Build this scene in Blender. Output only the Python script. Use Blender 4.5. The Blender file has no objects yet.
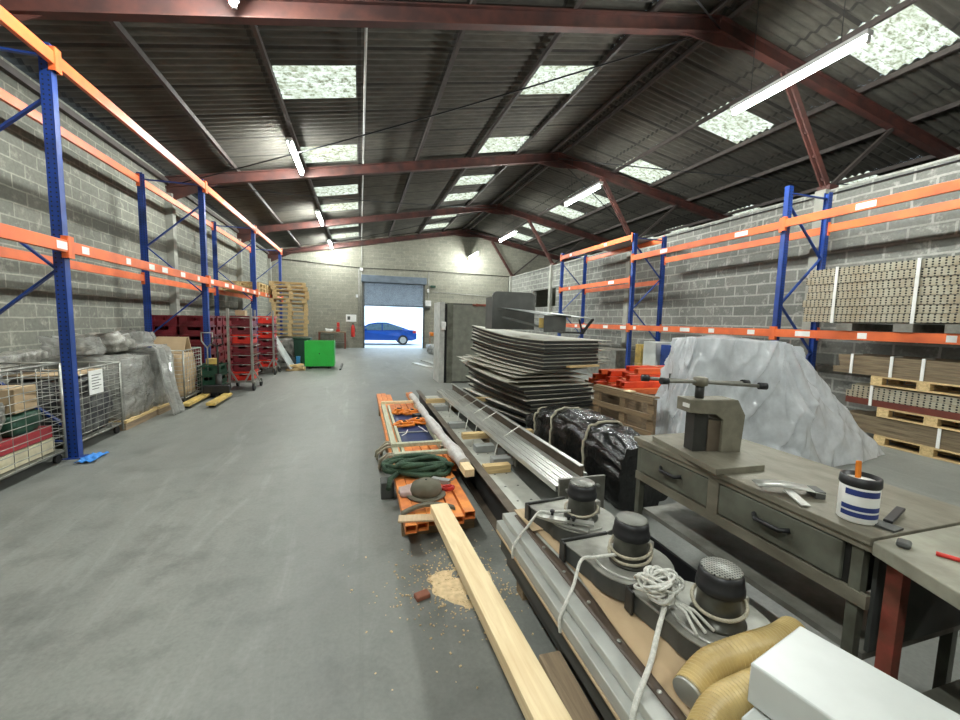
import bpy, math, random
from mathutils import Vector, Matrix, noise
random.seed(7)
C = bpy.context.scene.collection
PI = math.pi
# ---------------------------------------------------------------- mesh builder
class MB:
    def __init__(s): s.v=[]; s.f=[]; s.sm=[]
    def add(s, vs, fs, smooth=False):
        o=len(s.v); s.v+= [tuple(p) for p in vs]
        for f in fs: s.f.append(tuple(i+o for i in f)); s.sm.append(smooth)
        return s
    def box(s, c, size, rz=0, M=None):
        x,y,z=[a/2 for a in size]
        pts=[Vector((i*x,j*y,k*z)) for k in(-1,1) for j in(-1,1) for i in(-1,1)]
        if M is None: M=Matrix.Rotation(rz,3,'Z')
        pts=[M@p+Vector(c) for p in pts]
        return s.add(pts,[(0,2,3,1),(4,5,7,6),(0,1,5,4),(2,6,7,3),(0,4,6,2),(1,3,7,5)])
    def b2(s, x0,y0,z0,x1,y1,z1): return s.box(((x0+x1)/2,(y0+y1)/2,(z0+z1)/2),(abs(x1-x0),abs(y1-y0),abs(z1-z0)))
    def frame(s,p0,p1,up):
        p0=Vector(p0);p1=Vector(p1);d=(p1-p0).normalized();up=Vector(up)
        if abs(d.dot(up))>.98: up=Vector((0,1,0)) if abs(d.y)<.9 else Vector((1,0,0))
        sx=d.cross(up).normalized(); u=sx.cross(d).normalized(); return p0,p1,d,sx,u
    def bar(s,p0,p1,w,h,up=(0,0,1)):
        p0,p1,d,sx,u=s.frame(p0,p1,up)
        pts=[p+sx*(i*w/2)+u*(j*h/2) for p in(p0,p1) for j in(-1,1) for i in(-1,1)]
        return s.add(pts,[(0,1,3,2),(4,6,7,5),(0,4,5,1),(2,3,7,6),(0,2,6,4),(1,5,7,3)])
    def hollow(s,p0,p1,w,h,t=.006,up=(0,0,1)):
        p0,p1,d,sx,u=s.frame(p0,p1,up)
        s.bar(p0+u*(h/2-t/2),p1+u*(h/2-t/2),w,t,u); s.bar(p0-u*(h/2-t/2),p1-u*(h/2-t/2),w,t,u)
        s.bar(p0+sx*(w/2-t/2),p1+sx*(w/2-t/2),t,h-2*t,u); s.bar(p0-sx*(w/2-t/2),p1-sx*(w/2-t/2),t,h-2*t,u); return s
    def tube(s,pts,r,n=8,closed=False,caps=True):
        pts=[Vector(p) for p in pts]; m=len(pts); vs=[]; up=None
        for i,p in enumerate(pts):
            a=pts[i-1] if (i>0 or closed) else p; b=pts[(i+1)%m] if (i<m-1 or closed) else p
            d=(b-a).normalized() if (b-a).length>1e-9 else Vector((0,0,1))
            if up is None: up=Vector((0,0,1)) if abs(d.z)<.9 else Vector((1,0,0))
            sx=d.cross(up).normalized(); up=sx.cross(d).normalized()
            rr=r[i] if isinstance(r,(list,tuple)) else r
            for k in range(n):
                t=2*PI*k/n; vs.append(p+sx*(rr*math.cos(t))+up*(rr*math.sin(t)))
        fs=[]
        for i in range(m if closed else m-1):
            j=(i+1)%m
            for k in range(n): fs.append((i*n+k,i*n+(k+1)%n,j*n+(k+1)%n,j*n+k))
        s.add(vs,fs,True)
        if caps and not closed:
            o=len(s.v)-len(vs)
            s.f.append(tuple(o+k for k in range(n))[::-1]); s.sm.append(False)
            s.f.append(tuple(o+(m-1)*n+k for k in range(n))); s.sm.append(False)
        return s
    def cyl(s,p0,p1,r,n=16,r2=None): return s.tube([p0,p1],[r,r if r2 is None else r2],n)
    def lathe(s,c,prof,n=24,M=None):
        vs=[];M=M or Matrix.Identity(3);c=Vector(c)
        for r,z in prof:
            for k in range(n): t=2*PI*k/n; vs.append(c+M@Vector((r*math.cos(t),r*math.sin(t),z)))
        fs=[(i*n+k,i*n+(k+1)%n,(i+1)*n+(k+1)%n,(i+1)*n+k) for i in range(len(prof)-1) for k in range(n)]
        s.add(vs,fs,True); o=len(s.v)-len(vs)
        s.f.append(tuple(o+k for k in range(n))[::-1]); s.sm.append(False)
        s.f.append(tuple(o+(len(prof)-1)*n+k for k in range(n))); s.sm.append(False); return s
    def prism(s,poly,a0,a1,axis='Z'):
        n=len(poly)
        def P(p,a): return (p[0],p[1],a) if axis=='Z' else ((a,p[0],p[1]) if axis=='X' else (p[0],a,p[1]))
        vs=[P(p,a0) for p in poly]+[P(p,a1) for p in poly]
        fs=[tuple(range(n))[::-1],tuple(range(n,2*n))]+[(i,(i+1)%n,n+(i+1)%n,n+i) for i in range(n)]
        return s.add(vs,fs)
    def grid(s,fn,nu,nv,smooth=True,skip=None):
        vs=[fn(i/nu,j/nv) for i in range(nu+1) for j in range(nv+1)]
        fs=[(i*(nv+1)+j,(i+1)*(nv+1)+j,(i+1)*(nv+1)+j+1,i*(nv+1)+j+1) for i in range(nu) for j in range(nv)]
        return s.add(vs,fs,smooth)
    def sheet(s,fn,nu,nv,t):     # a thin slab following fn(u,v) -> Vector
        m=(nu+1)*(nv+1)
        top=[Vector(fn(i/nu,j/nv)) for i in range(nu+1) for j in range(nv+1)]
        vs=top+[p-Vector((0,0,t)) for p in top]; I=lambda i,j:i*(nv+1)+j
        fs=[(I(i,j),I(i+1,j),I(i+1,j+1),I(i,j+1)) for i in range(nu) for j in range(nv)]
        fs+=[(m+I(i,j),m+I(i,j+1),m+I(i+1,j+1),m+I(i+1,j)) for i in range(nu) for j in range(nv)]
        s.add(vs,fs,True); o=len(s.v)-len(vs)
        for i in range(nu):
            for j,fl in((0,0),(nv,1)):
                a,b=I(i,j),I(i+1,j); q=(a,m+a,m+b,b); s.f.append(tuple(o+k for k in (q[::-1] if fl else q))); s.sm.append(False)
        for j in range(nv):
            for i,fl in((0,1),(nu,0)):
                a,b=I(i,j),I(i,j+1); q=(a,m+a,m+b,b); s.f.append(tuple(o+k for k in (q[::-1] if fl else q))); s.sm.append(False)
        return s
    def lump(s,c,size,n=8,amp=.03,fr=4.,seed=0,rnd=.15,rz=0,taper=0.):
        # rounded, wrinkled box: a cube grid pushed by noise
        hx,hy,hz=[a/2 for a in size]; key={}; vs=[]; fs=[]
        R=Matrix.Rotation(rz,3,'Z'); c=Vector(c)
        def vid(i,j,k):
            if (i,j,k) in key: return key[(i,j,k)]
            q=Vector((2*i/n-1,2*j/n-1,2*k/n-1)); q2=q*(1-rnd*.28*(abs(q.x*q.y)+abs(q.y*q.z)+abs(q.x*q.z))/1.)
            tp=1-taper*(q2.z+1)/2
            p=Vector((q2.x*hx*tp,q2.y*hy*tp,q2.z*hz))
            d=noise.noise(p*fr+Vector((seed*3.1,seed,0)))+.5*noise.noise(p*fr*2.7+Vector((0,seed*7.7,0)))
            nn=q.normalized(); p=p+nn*amp*d
            if q.z<=-.99: p.z=-hz
            key[(i,j,k)]=len(vs); vs.append(R@p+c); return key[(i,j,k)]
        for a in range(n):
            for b in range(n):
                fs.append((vid(a,b,0),vid(a,b+1,0),vid(a+1,b+1,0),vid(a+1,b,0)))
                fs.append((vid(a,b,n),vid(a+1,b,n),vid(a+1,b+1,n),vid(a,b+1,n)))
                fs.append((vid(a,0,b),vid(a+1,0,b),vid(a+1,0,b+1),vid(a,0,b+1)))
                fs.append((vid(a,n,b),vid(a,n,b+1),vid(a+1,n,b+1),vid(a+1,n,b)))
                fs.append((vid(0,a,b),vid(0,a,b+1),vid(0,a+1,b+1),vid(0,a+1,b)))
                fs.append((vid(n,a,b),vid(n,a+1,b),vid(n,a+1,b+1),vid(n,a,b+1)))
        return s.add(vs,fs,True)
    def build(s,name,m,parent=None,loc=None,rz=0,bev=0,sub=0):
        me=bpy.data.meshes.new(name); me.from_pydata(s.v,[],s.f); me.update()
        me.polygons.foreach_set('use_smooth',s.sm)
        for mm in (m if isinstance(m,(list,tuple)) else [m]): me.materials.append(mm)
        o=bpy.data.objects.new(name,me); C.objects.link(o)
        if parent is not None: o.parent=parent
        if loc is not None: o.location=loc
        if rz: o.rotation_euler.z=rz
        if bev:
            b=o.modifiers.new('bevel','BEVEL'); b.width=bev; b.segments=2; b.limit_method='ANGLE'
        if sub:
            b=o.modifiers.new('sub','SUBSURF'); b.levels=sub; b.render_levels=sub
        return o
def tag(o,label=None,cat=None,group=None,kind=None):
    if label: o['label']=label
    if cat: o['category']=cat
    if group: o['group']=group
    if kind: o['kind']=kind
    return o
def thing(name,label,cat,loc=(0,0,0),rz=0,group=None):
    o=bpy.data.objects.new(name,None); o.empty_display_size=.1; C.objects.link(o)
    o.location=loc; o.rotation_euler.z=rz; return tag(o,label,cat,group)
def struct(mb,name,m,parent=None,**k):
    o=mb.build(name,m,parent,**k)
    if parent is None: o['kind']='structure'
    return o
def copy_tree(o,loc=None,rz=None,label=None,parent=None,group=None):
    c=o.copy(); C.objects.link(c)
    if parent is not None: c.parent=parent
    if loc is not None: c.location=loc
    if rz is not None: c.rotation_euler.z=rz
    if label: c['label']=label
    if group: c['group']=group
    for ch in list(o.children): copy_tree(ch,parent=c)
    return c
# ---------------------------------------------------------------- materials
def nt(name):
    m=bpy.data.materials.new(name); m.use_nodes=True; t=m.node_tree; t.nodes.clear()
    out=t.nodes.new('ShaderNodeOutputMaterial'); return m,t,out
def N(t,typ,**k):
    n=t.nodes.new(typ)
    for a,b in k.items():
        if a.startswith('i_'): n.inputs[a[2:].replace('_',' ')].default_value=b
        else: setattr(n,a,b)
    return n
def c4(c): return (c[0],c[1],c[2],1)
def mix(t,fac,a,b,mode='MIX'):
    n=t.nodes.new('ShaderNodeMix'); n.data_type='RGBA'; n.blend_type=mode
    for s,v in((0,fac),(6,a),(7,b)):
        if hasattr(v,'is_output') or isinstance(v,bpy.types.NodeSocket): t.links.new(v,n.inputs[s])
        else: n.inputs[s].default_value=v if s==0 else c4(v)
    return n.outputs[2]
def ramp(t,val,stops):
    r=t.nodes.new('ShaderNodeValToRGB'); e=r.color_ramp.elements
    while len(e)<len(stops): e.new(.5)
    for i,(p,c) in enumerate(stops):
        e[i].position=p; e[i].color=c4(c) if not isinstance(c,(int,float)) else (c,c,c,1)
    t.links.new(val,r.inputs[0]); return r.outputs[0]
def noi(t,scale,detail=4,vec=None,rough=.55,dist=0):
    n=N(t,'ShaderNodeTexNoise',i_Scale=scale,i_Detail=detail,i_Roughness=rough,i_Distortion=dist)
    if vec is not None: t.links.new(vec,n.inputs['Vector'])
    return n.outputs[0]
def vecof(t,kind='Object',scale=(1,1,1)):
    tc=t.nodes.new('ShaderNodeTexCoord'); mp=t.nodes.new('ShaderNodeMapping')
    t.links.new(tc.outputs[kind],mp.inputs[0]); mp.inputs['Scale'].default_value=scale; return mp.outputs[0]
def mat(name,col,rough=.6,metal=0.,col2=None,scale=6.,bump=0.,stretch=(1,1,1),lo=.35,hi=.65,trans=0.,alpha=1.,bscale=None,spec=None,coat=0):
    m,t,out=nt(name); v=vecof(t,'Object',stretch)
    b=N(t,'ShaderNodeBsdfPrincipled'); b.inputs['Roughness'].default_value=rough; b.inputs['Metallic'].default_value=metal
    if col2 is None: col2=tuple(c*.72 for c in col)
    n=noi(t,scale,5,v); c=ramp(t,n,[(lo,col2),(hi,col)]); t.links.new(c,b.inputs['Base Color'])
    if trans: b.inputs['Transmission Weight'].default_value=trans
    if alpha<1: b.inputs['Alpha'].default_value=alpha
    if coat: b.inputs['Coat Weight'].default_value=coat
    if spec is not None: b.inputs['Specular IOR Level'].default_value=spec
    if bump:
        bp=N(t,'ShaderNodeBump',i_Strength=bump,i_Distance=.02); n2=noi(t,bscale or scale*4,4,v); t.links.new(n2,bp.inputs['Height']); t.links.new(bp.outputs[0],b.inputs['Normal'])
    t.links.new(b.outputs[0],out.inputs[0]); return m
def block_wall(name,axes,c1,c2,mortar,dirt,mort=.014,w=.5,h=.2):
    m,t,out=nt(name); tc=t.nodes.new('ShaderNodeTexCoord'); sp=t.nodes.new('ShaderNodeSeparateXYZ'); cb=t.nodes.new('ShaderNodeCombineXYZ')
    t.links.new(tc.outputs['Object'],sp.inputs[0]); t.links.new(sp.outputs[axes[0]],cb.inputs[0]); t.links.new(sp.outputs[axes[1]],cb.inputs[1])
    wob=t.nodes.new('ShaderNodeVectorMath'); wob.operation='MULTIPLY_ADD'
    nz=N(t,'ShaderNodeTexNoise',i_Scale=3.,i_Detail=3.); t.links.new(tc.outputs['Object'],nz.inputs['Vector'])
    t.links.new(nz.outputs['Color'],wob.inputs[0]); wob.inputs[1].default_value=(.03,.03,0); t.links.new(cb.outputs[0],wob.inputs[2])
    br=t.nodes.new('ShaderNodeTexBrick'); t.links.new(wob.outputs[0],br.inputs['Vector'])
    br.inputs['Color1'].default_value=c4(c1); br.inputs['Color2'].default_value=c4(c2); br.inputs['Mortar'].default_value=c4(mortar)
    br.inputs['Scale'].default_value=1; br.inputs['Mortar Size'].default_value=mort; br.inputs['Mortar Smooth'].default_value=.35
    br.inputs['Brick Width'].default_value=w; br.inputs['Row Height'].default_value=h; br.inputs['Bias'].default_value=0
    tv=tc.outputs['Object']
    n1=noi(t,1.3,5,tv); n2=noi(t,22,4,tv); n3=noi(t,4.5,5,tv,.7)
    c=mix(t,ramp(t,n1,[(.35,0.),(.7,.65)]),br.outputs['Color'],dirt)
    c=mix(t,ramp(t,n3,[(.55,0.),(.66,.75)]),c,mortar)
    c=mix(t,.35,c,ramp(t,n2,[(.3,(.35,.35,.35)),(.7,(1.,1.,1.))]),'MULTIPLY')
    b=N(t,'ShaderNodeBsdfPrincipled'); b.inputs['Roughness'].default_value=.92; t.links.new(c,b.inputs['Base Color'])
    bp=N(t,'ShaderNodeBump',i_Strength=.5,i_Distance=.012)
    hm=mix(t,.5,br.outputs['Fac'],n2); t.links.new(hm,bp.inputs['Height']); t.links.new(bp.outputs[0],b.inputs['Normal'])
    t.links.new(b.outputs[0],out.inputs[0]); return m
def emis(name,col,st):
    m,t,out=nt(name); e=N(t,'ShaderNodeEmission'); e.inputs[0].default_value=c4(col); e.inputs[1].default_value=st; t.links.new(e.outputs[0],out.inputs[0]); return m
def floor_mat():
    m,t,out=nt('concrete_floor'); v=vecof(t,'Object'); vs=vecof(t,'Object',(1.6,.5,1))
    a=noi(t,.45,6,vs,.6); b_=noi(t,3.,6,v,.65); c_=noi(t,45,3,v); d=noi(t,1.1,7,vecof(t,'Object',(2.4,.35,1)),.7,1.2)
    c=ramp(t,a,[(.3,(.15,.155,.143)),(.7,(.25,.255,.232))])
    c=mix(t,ramp(t,d,[(.54,0.),(.74,.34)]),c,(.42,.43,.40))
    c=mix(t,ramp(t,b_,[(.30,.75),(.52,0.)]),c,(.115,.12,.108))
    c=mix(t,.3,c,ramp(t,c_,[(.3,(.55,.55,.55)),(.65,(1.,1.,1.))]),'MULTIPLY')
    br=t.nodes.new('ShaderNodeTexBrick'); t.links.new(v,br.inputs['Vector'])
    br.inputs['Scale'].default_value=1; br.inputs['Brick Width'].default_value=4.8; br.inputs['Row Height'].default_value=5.1; br.offset=0
    br.inputs['Mortar Size'].default_value=.012; br.inputs['Color1'].default_value=(1,1,1,1); br.inputs['Color2'].default_value=(1,1,1,1); br.inputs['Mortar'].default_value=(.55,.55,.55,1)
    c=mix(t,.12,c,br.outputs['Color'],'MULTIPLY')
    b=N(t,'ShaderNodeBsdfPrincipled'); t.links.new(c,b.inputs['Base Color'])
    t.links.new(ramp(t,b_,[(.3,.42),(.7,.62)]),b.inputs['Roughness'])
    bp=N(t,'ShaderNodeBump',i_Strength=.12,i_Distance=.01); t.links.new(c_,bp.inputs['Height']); t.links.new(bp.outputs[0],b.inputs['Normal'])
    t.links.new(b.outputs[0],out.inputs[0]); return m
def roof_mat():
    m,t,out=nt('fibre_cement_roof'); v=vecof(t,'Object')
    sp=t.nodes.new('ShaderNodeSeparateXYZ'); cb=t.nodes.new('ShaderNodeCombineXYZ'); t.links.new(v,sp.inputs[0])
    t.links.new(sp.outputs[1],cb.inputs[0]); t.links.new(sp.outputs[0],cb.inputs[1])
    br=t.nodes.new('ShaderNodeTexBrick'); t.links.new(cb.outputs[0],br.inputs['Vector'])
    br.inputs['Scale'].default_value=1; br.inputs['Brick Width'].default_value=1.062; br.inputs['Row Height'].default_value=1.55; br.offset=0
    br.inputs['Mortar Size'].default_value=.032; br.inputs['Color1'].default_value=(.118,.112,.092,1); br.inputs['Color2'].default_value=(.08,.076,.064,1); br.inputs['Mortar'].default_value=(.03,.028,.025,1)
    n=noi(t,1.2,6,v,.65); n2=noi(t,9,5,vecof(t,'Object',(.35,2,1)),.6)
    c=mix(t,ramp(t,n,[(.35,.7),(.7,0.)]),br.outputs['Color'],(.062,.055,.05))
    c=mix(t,.5,c,ramp(t,n2,[(.3,(.45,.45,.42)),(.7,(1.3,1.3,1.25))]),'MULTIPLY')
    b=N(t,'ShaderNodeBsdfPrincipled'); b.inputs['Roughness'].default_value=.85; t.links.new(c,b.inputs['Base Color']); t.links.new(b.outputs[0],out.inputs[0]); return m
def sky_panel_mat():
    m,t,out=nt('dirty_translucent_rooflight'); v=vecof(t,'Object',(.55,1.,1.))
    n=noi(t,16,5,v,.75); n2=noi(t,2.2,3,v)
    c=ramp(t,n,[(.38,(.09,.075,.04)),(.49,(.32,.28,.19)),(.62,(.50,.44,.34))]); c=mix(t,ramp(t,n2,[(.4,.4),(.6,0.)]),c,(.25,.22,.13))
    a=N(t,'ShaderNodeBsdfTranslucent'); d=N(t,'ShaderNodeBsdfDiffuse'); t.links.new(c,a.inputs[0]); t.links.new(c,d.inputs[0])
    x=N(t,'ShaderNodeMixShader'); x.inputs[0].default_value=.25; t.links.new(a.outputs[0],x.inputs[1]); t.links.new(d.outputs[0],x.inputs[2]); t.links.new(x.outputs[0],out.inputs[0]); return m
def wood_mat(name,c1,c2,axis='Y',rough=.65,sc=1.):
    st={'X':(.6,7,7),'Y':(7,.6,7),'Z':(7,7,.6)}[axis]; m,t,out=nt(name); v=vecof(t,'Object',tuple(a*sc for a in st))
    n=noi(t,4,6,v,.6,.8); c=ramp(t,n,[(.33,c2),(.62,c1)]); n2=noi(t,2.2,3,vecof(t,'Object'))
    c=mix(t,ramp(t,n2,[(.5,0.),(.75,.35)]),c,c2)
    b=N(t,'ShaderNodeBsdfPrincipled'); b.inputs['Roughness'].default_value=rough; t.links.new(c,b.inputs['Base Color']); t.links.new(b.outputs[0],out.inputs[0]); return m
def holes_mat(name,col,col2,px,pz,r,axes=(1,2),rough=.5,metal=.3,off=(0,0),sx=1.):
    # regular punched holes: a dark dot on a grid in object space
    m,t,out=nt(name); tc=t.nodes.new('ShaderNodeTexCoord'); sp=t.nodes.new('ShaderNodeSeparateXYZ'); t.links.new(tc.outputs['Object'],sp.inputs[0])
    def cell(ax,p,o):
        a=N(t,'ShaderNodeMath',operation='MULTIPLY_ADD'); t.links.new(sp.outputs[ax],a.inputs[0]); a.inputs[1].default_value=1/p; a.inputs[2].default_value=o+100
        f=N(t,'ShaderNodeMath',operation='FRACT'); t.links.new(a.outputs[0],f.inputs[0])
        s_=N(t,'ShaderNodeMath',operation='SUBTRACT'); t.links.new(f.outputs[0],s_.inputs[0]); s_.inputs[1].default_value=.5
        q=N(t,'ShaderNodeMath',operation='MULTIPLY'); t.links.new(s_.outputs[0],q.inputs[0]); q.inputs[1].default_value=p; return q.outputs[0]
    cb=t.nodes.new('ShaderNodeCombineXYZ'); t.links.new(cell(axes[0],px,off[0]),cb.inputs[0]); t.links.new(cell(axes[1],pz,off[1]),cb.inputs[1])
    mp=t.nodes.new('ShaderNodeMapping'); mp.inputs['Scale'].default_value=(sx,1,1); t.links.new(cb.outputs[0],mp.inputs[0])
    ln=N(t,'ShaderNodeVectorMath',operation='LENGTH'); t.links.new(mp.outputs[0],ln.inputs[0])
    lt=N(t,'ShaderNodeMath',operation='LESS_THAN'); t.links.new(ln.outputs['Value'],lt.inputs[0]); lt.inputs[1].default_value=r
    n=noi(t,5,5,tc.outputs['Object']); c=ramp(t,n,[(.35,col2),(.65,col)]); c=mix(t,lt.outputs[0],c,(.012,.012,.012))
    b=N(t,'ShaderNodeBsdfPrincipled'); b.inputs['Roughness'].default_value=rough; b.inputs['Metallic'].default_value=metal; t.links.new(c,b.inputs['Base Color']); t.links.new(b.outputs[0],out.inputs[0]); return m
def film_mat(name,col,alpha=.8,rough=.25,bump=.6,scale=14,st=(1,1,1),dist=.03,coat=0.):
    m,t,out=nt(name); v=vecof(t,'Object'); b=N(t,'ShaderNodeBsdfPrincipled'); b.inputs['Base Color'].default_value=c4(col); b.inputs['Roughness'].default_value=rough; b.inputs['IOR'].default_value=1.6; b.inputs['Coat Weight'].default_value=coat; b.inputs['Coat Roughness'].default_value=.04
    bp=N(t,'ShaderNodeBump',i_Strength=bump,i_Distance=dist); n=noi(t,scale,4,vecof(t,'Object',st),.55,1.6); t.links.new(n,bp.inputs['Height']); t.links.new(bp.outputs[0],b.inputs['Normal'])
    tr=N(t,'ShaderNodeBsdfTranslucent'); tr.inputs[0].default_value=c4(col); x1=N(t,'ShaderNodeMixShader'); x1.inputs[0].default_value=.25
    t.links.new(b.outputs[0],x1.inputs[1]); t.links.new(tr.outputs[0],x1.inputs[2])
    tp=N(t,'ShaderNodeBsdfTransparent'); x=N(t,'ShaderNodeMixShader'); n3=noi(t,5,4,v); f=ramp(t,n3,[(.35,max(0,alpha-.18)),(.65,min(1,alpha+.12))])
    t.links.new(f,x.inputs[0]); t.links.new(tp.outputs[0],x.inputs[1]); t.links.new(x1.outputs[0],x.inputs[2]); t.links.new(x.outputs[0],out.inputs[0]); return m
M={}
M['floor']=floor_mat(); M['roof']=roof_mat(); M['skyp']=sky_panel_mat()
M['wallL']=block_wall('grey_block_side_wall',(1,2),(.24,.24,.20),(.195,.20,.17),(.40,.395,.33),(.19,.19,.165))
M['wallF']=block_wall('grey_block_end_wall',(0,2),(.30,.29,.235),(.24,.235,.195),(.37,.355,.29),(.26,.25,.2),mort=.01)
M['wallR']=block_wall('grey_block_right_wall',(1,2),(.21,.21,.19),(.145,.15,.135),(.39,.385,.35),(.175,.175,.157),mort=.022,w=.6,h=.25)
M['conc']=mat('raw_concrete',(.34,.34,.3),.9,bump=.3,scale=3)
M['rafter']=mat('oxide_red_steel',(.10,.033,.025),.6,.0,(.045,.02,.018),3)
M['purlin']=mat('dark_steel_purlin',(.075,.06,.055),.6,.2)
M['pipe']=mat('grey_conduit',(.5,.5,.48),.4,.3)
M['black']=mat('black_steel',(.02,.02,.022),.45,.2)
M['rubber']=mat('black_rubber',(.018,.018,.018),.75)
M['blue']=holes_mat('blue_painted_upright',(.012,.055,.30),(.01,.04,.2),.05,.05,.009,(0,2),.38,0.)
M['blueb']=mat('blue_painted_brace',(.012,.05,.26),.4)
M['orange']=mat('orange_painted_beam',(.82,.17,.045),.42,0,(.62,.12,.04),2.5)
M['orange2']=mat('orange_scuffed_beam',(.85,.30,.06),.5,0,(.6,.17,.05),9)
M['redor']=mat('red_orange_beam',(.75,.08,.02),.45,0,(.5,.04,.015),5)
M['white']=mat('white_label_paper',(.85,.85,.83),.6,0,(.75,.75,.72))
M['plas']=mat('white_plastic_housing',(.8,.8,.8),.4)
M['tube']=emis('lit_fluorescent_tube',(.95,1.,.95),215)
M['shut']=mat('grey_blue_shutter',(.16,.20,.25),.45,.2,(.12,.15,.19),3)
M['pale']=wood_mat('pale_planed_timber',(.86,.70,.44),(.74,.55,.31),'Y')
M['pal']=wood_mat('pallet_wood',(.74,.55,.27),(.46,.31,.14),'Y')
M['palx']=wood_mat('pallet_wood_cross',(.70,.51,.25),(.44,.3,.14),'X')
M['oldw']=wood_mat('old_brown_wood',(.30,.21,.12),(.17,.12,.07),'X')
M['oldwY']=wood_mat('old_brown_wood_long',(.33,.24,.15),(.18,.13,.085),'Y')
M['ply']=wood_mat('tan_board',(.58,.43,.27),(.45,.33,.2),'Y')
M['card']=mat('brown_cardboard',(.52,.38,.23),.85,0,(.42,.3,.18),3)
M['wire']=mat('zinc_wire',(.42,.42,.38),.4,.7)
M['zinc']=mat('zinc_plate',(.5,.5,.46),.4,.6,(.36,.36,.33),4)
M['alu']=mat('aluminium_profile',(.62,.62,.58),.35,.6,(.45,.45,.42),5,stretch=(3,.4,3))
M['steel']=mat('worn_grey_steel',(.26,.255,.225),.5,.35,(.15,.145,.12),7,bump=.08)
M['bench']=mat('worn_bench_steel',(.23,.215,.165),.5,.25,(.15,.135,.1),5,bump=.1,stretch=(2,1,2))
M['benchf']=mat('bench_grey_green_paint',(.14,.145,.115),.5,.1,(.08,.08,.06),6)
M['greyp']=mat('grey_painted_steel',(.33,.34,.33),.5,.05,(.27,.28,.27),4)
M['dgrey']=mat('dark_grey_painted_steel',(.085,.088,.082),.55,.1,(.06,.062,.058),5)
M['brown']=mat('brown_flat_steel',(.17,.135,.10),.5,.4,(.10,.08,.06),6)
M['cast']=mat('dark_cast_iron',(.045,.045,.042),.45,.4,(.03,.03,.028),8)
M['castt']=mat('dusty_grey_casting',(.40,.395,.35),.5,.35,(.2,.195,.17),6,bump=.1)
M['rustred']=mat('rusty_red_paint',(.28,.06,.04),.7,0,(.15,.05,.03),10)
M['ropec']=mat('beige_rope',(.5,.45,.34),.85,0,None,40,bump=.4)
M['ropew']=mat('white_rope',(.8,.79,.73),.8,0,None,60,bump=.4)
M['whitep']=mat('white_enamel_panel',(.60,.62,.60),.35,0,(.50,.52,.50),3)
M['film']=film_mat('clear_stretch_film',(.74,.74,.70),.60,.15,1.,7,(1,1,3.4),.12,1.)
M['tarp']=film_mat('milky_plastic_sheet',(.86,.89,.93),.9,.2,.35,3.2,(1.6,1.6,.7),.04,1.)
M['bwrap']=mat('black_plastic_wrap',(.008,.008,.008),.22,0,None,8,bump=1.,bscale=14)
M['crate']=mat('burgundy_plastic_crate',(.20,.012,.022),.45,0,(.12,.01,.015),4)
M['crater']=mat('bright_red_crate',(.72,.03,.015),.45)
M['green']=mat('bright_green_panel',(.02,.42,.05),.5,0,(.02,.36,.04),3)
M['dgreen']=mat('dark_green_plastic',(.008,.055,.03),.5)
M['yel']=mat('worn_yellow_paint',(.66,.46,.12),.55,0,(.42,.30,.1),9)
M['sheetm']=mat('grey_dusty_sheet_metal',(.46,.445,.37),.5,.1,(.30,.285,.235),3)
M['sheetd']=mat('lip_shade_metal',(.022,.022,.02),.5,.3,(.03,.03,.028),4)
M['dusty']=mat('dusty_film_heap',(.40,.385,.34),.3,0,(.13,.125,.11),7,bump=1.,bscale=16)
M['junk']=mat('mixed_dark_contents',(.14,.14,.135),.7,0,(.03,.03,.035),7,lo=.42,hi=.58)
M['pvcb']=mat('tarp_blue_panel',(.012,.028,.12),.5)
M['grnrope']=mat('dark_green_sling',(.04,.085,.045),.8,0,(.02,.045,.025),12,bump=.5)
M['khaki']=mat('khaki_canvas',(.14,.13,.095),.85,0,(.1,.09,.06),8)
M['hose']=mat('tan_ribbed_hose',(.60,.45,.19),.4,0,(.42,.30,.11),6)
M['paleg']=wood_mat('pale_green_grey_rail',(.52,.52,.38),(.36,.36,.26),'Y')
M['saw']=mat('sawdust',(.78,.6,.36),.95,0,(.6,.45,.26),30)
M['navy']=mat('navy_ink',(.02,.04,.2),.5)
M['redp']=mat('red_paint',(.6,.03,.02),.4)
M['orp']=mat('orange_plastic',(.85,.24,.02),.45)
# ---------------------------------------------------------------- setting
XL,XR,XO,YF,YB=-4.65,9.05,16.1,24.15,-4.5
RX,RZ,SL=6.1,7.27,.19
def rz_(x): return RZ-SL*abs(x-RX)
fl=MB(); fl.b2(XL-.2,YB-.2,-.12,XO+.2,YF+.2,0); struct(fl,'floor',M['floor'])
g=MB(); g.b2(-30,YF+.2,-.15,40,70,-.012); tag(g.build('yard_ground',mat('pale_asphalt',(.42,.44,.46),.9,0,(.36,.38,.4),2)),kind='structure')
w=MB(); w.b2(XL-.2,YB,0,XL,YF,rz_(XL)-.12); struct(w,'wall_left',M['wallL'])
w=MB(); w.b2(XR,YB,0,XR+.2,17.9,4.5); w.b2(XR,20.6,0,XR+.2,YF,4.5); w.b2(XR,17.9,0,XR+.2,20.6,2.5); w.b2(XR,17.9,3.4,XR+.2,20.6,4.5); struct(w,'wall_right',M['wallR'])
w=MB(); w.b2(XO,YB,0,XO+.2,YF,rz_(XO)-.02); struct(w,'wall_outer',M['wallR'])
DX0,DX1,DH=.2,3.62,4.05
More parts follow.
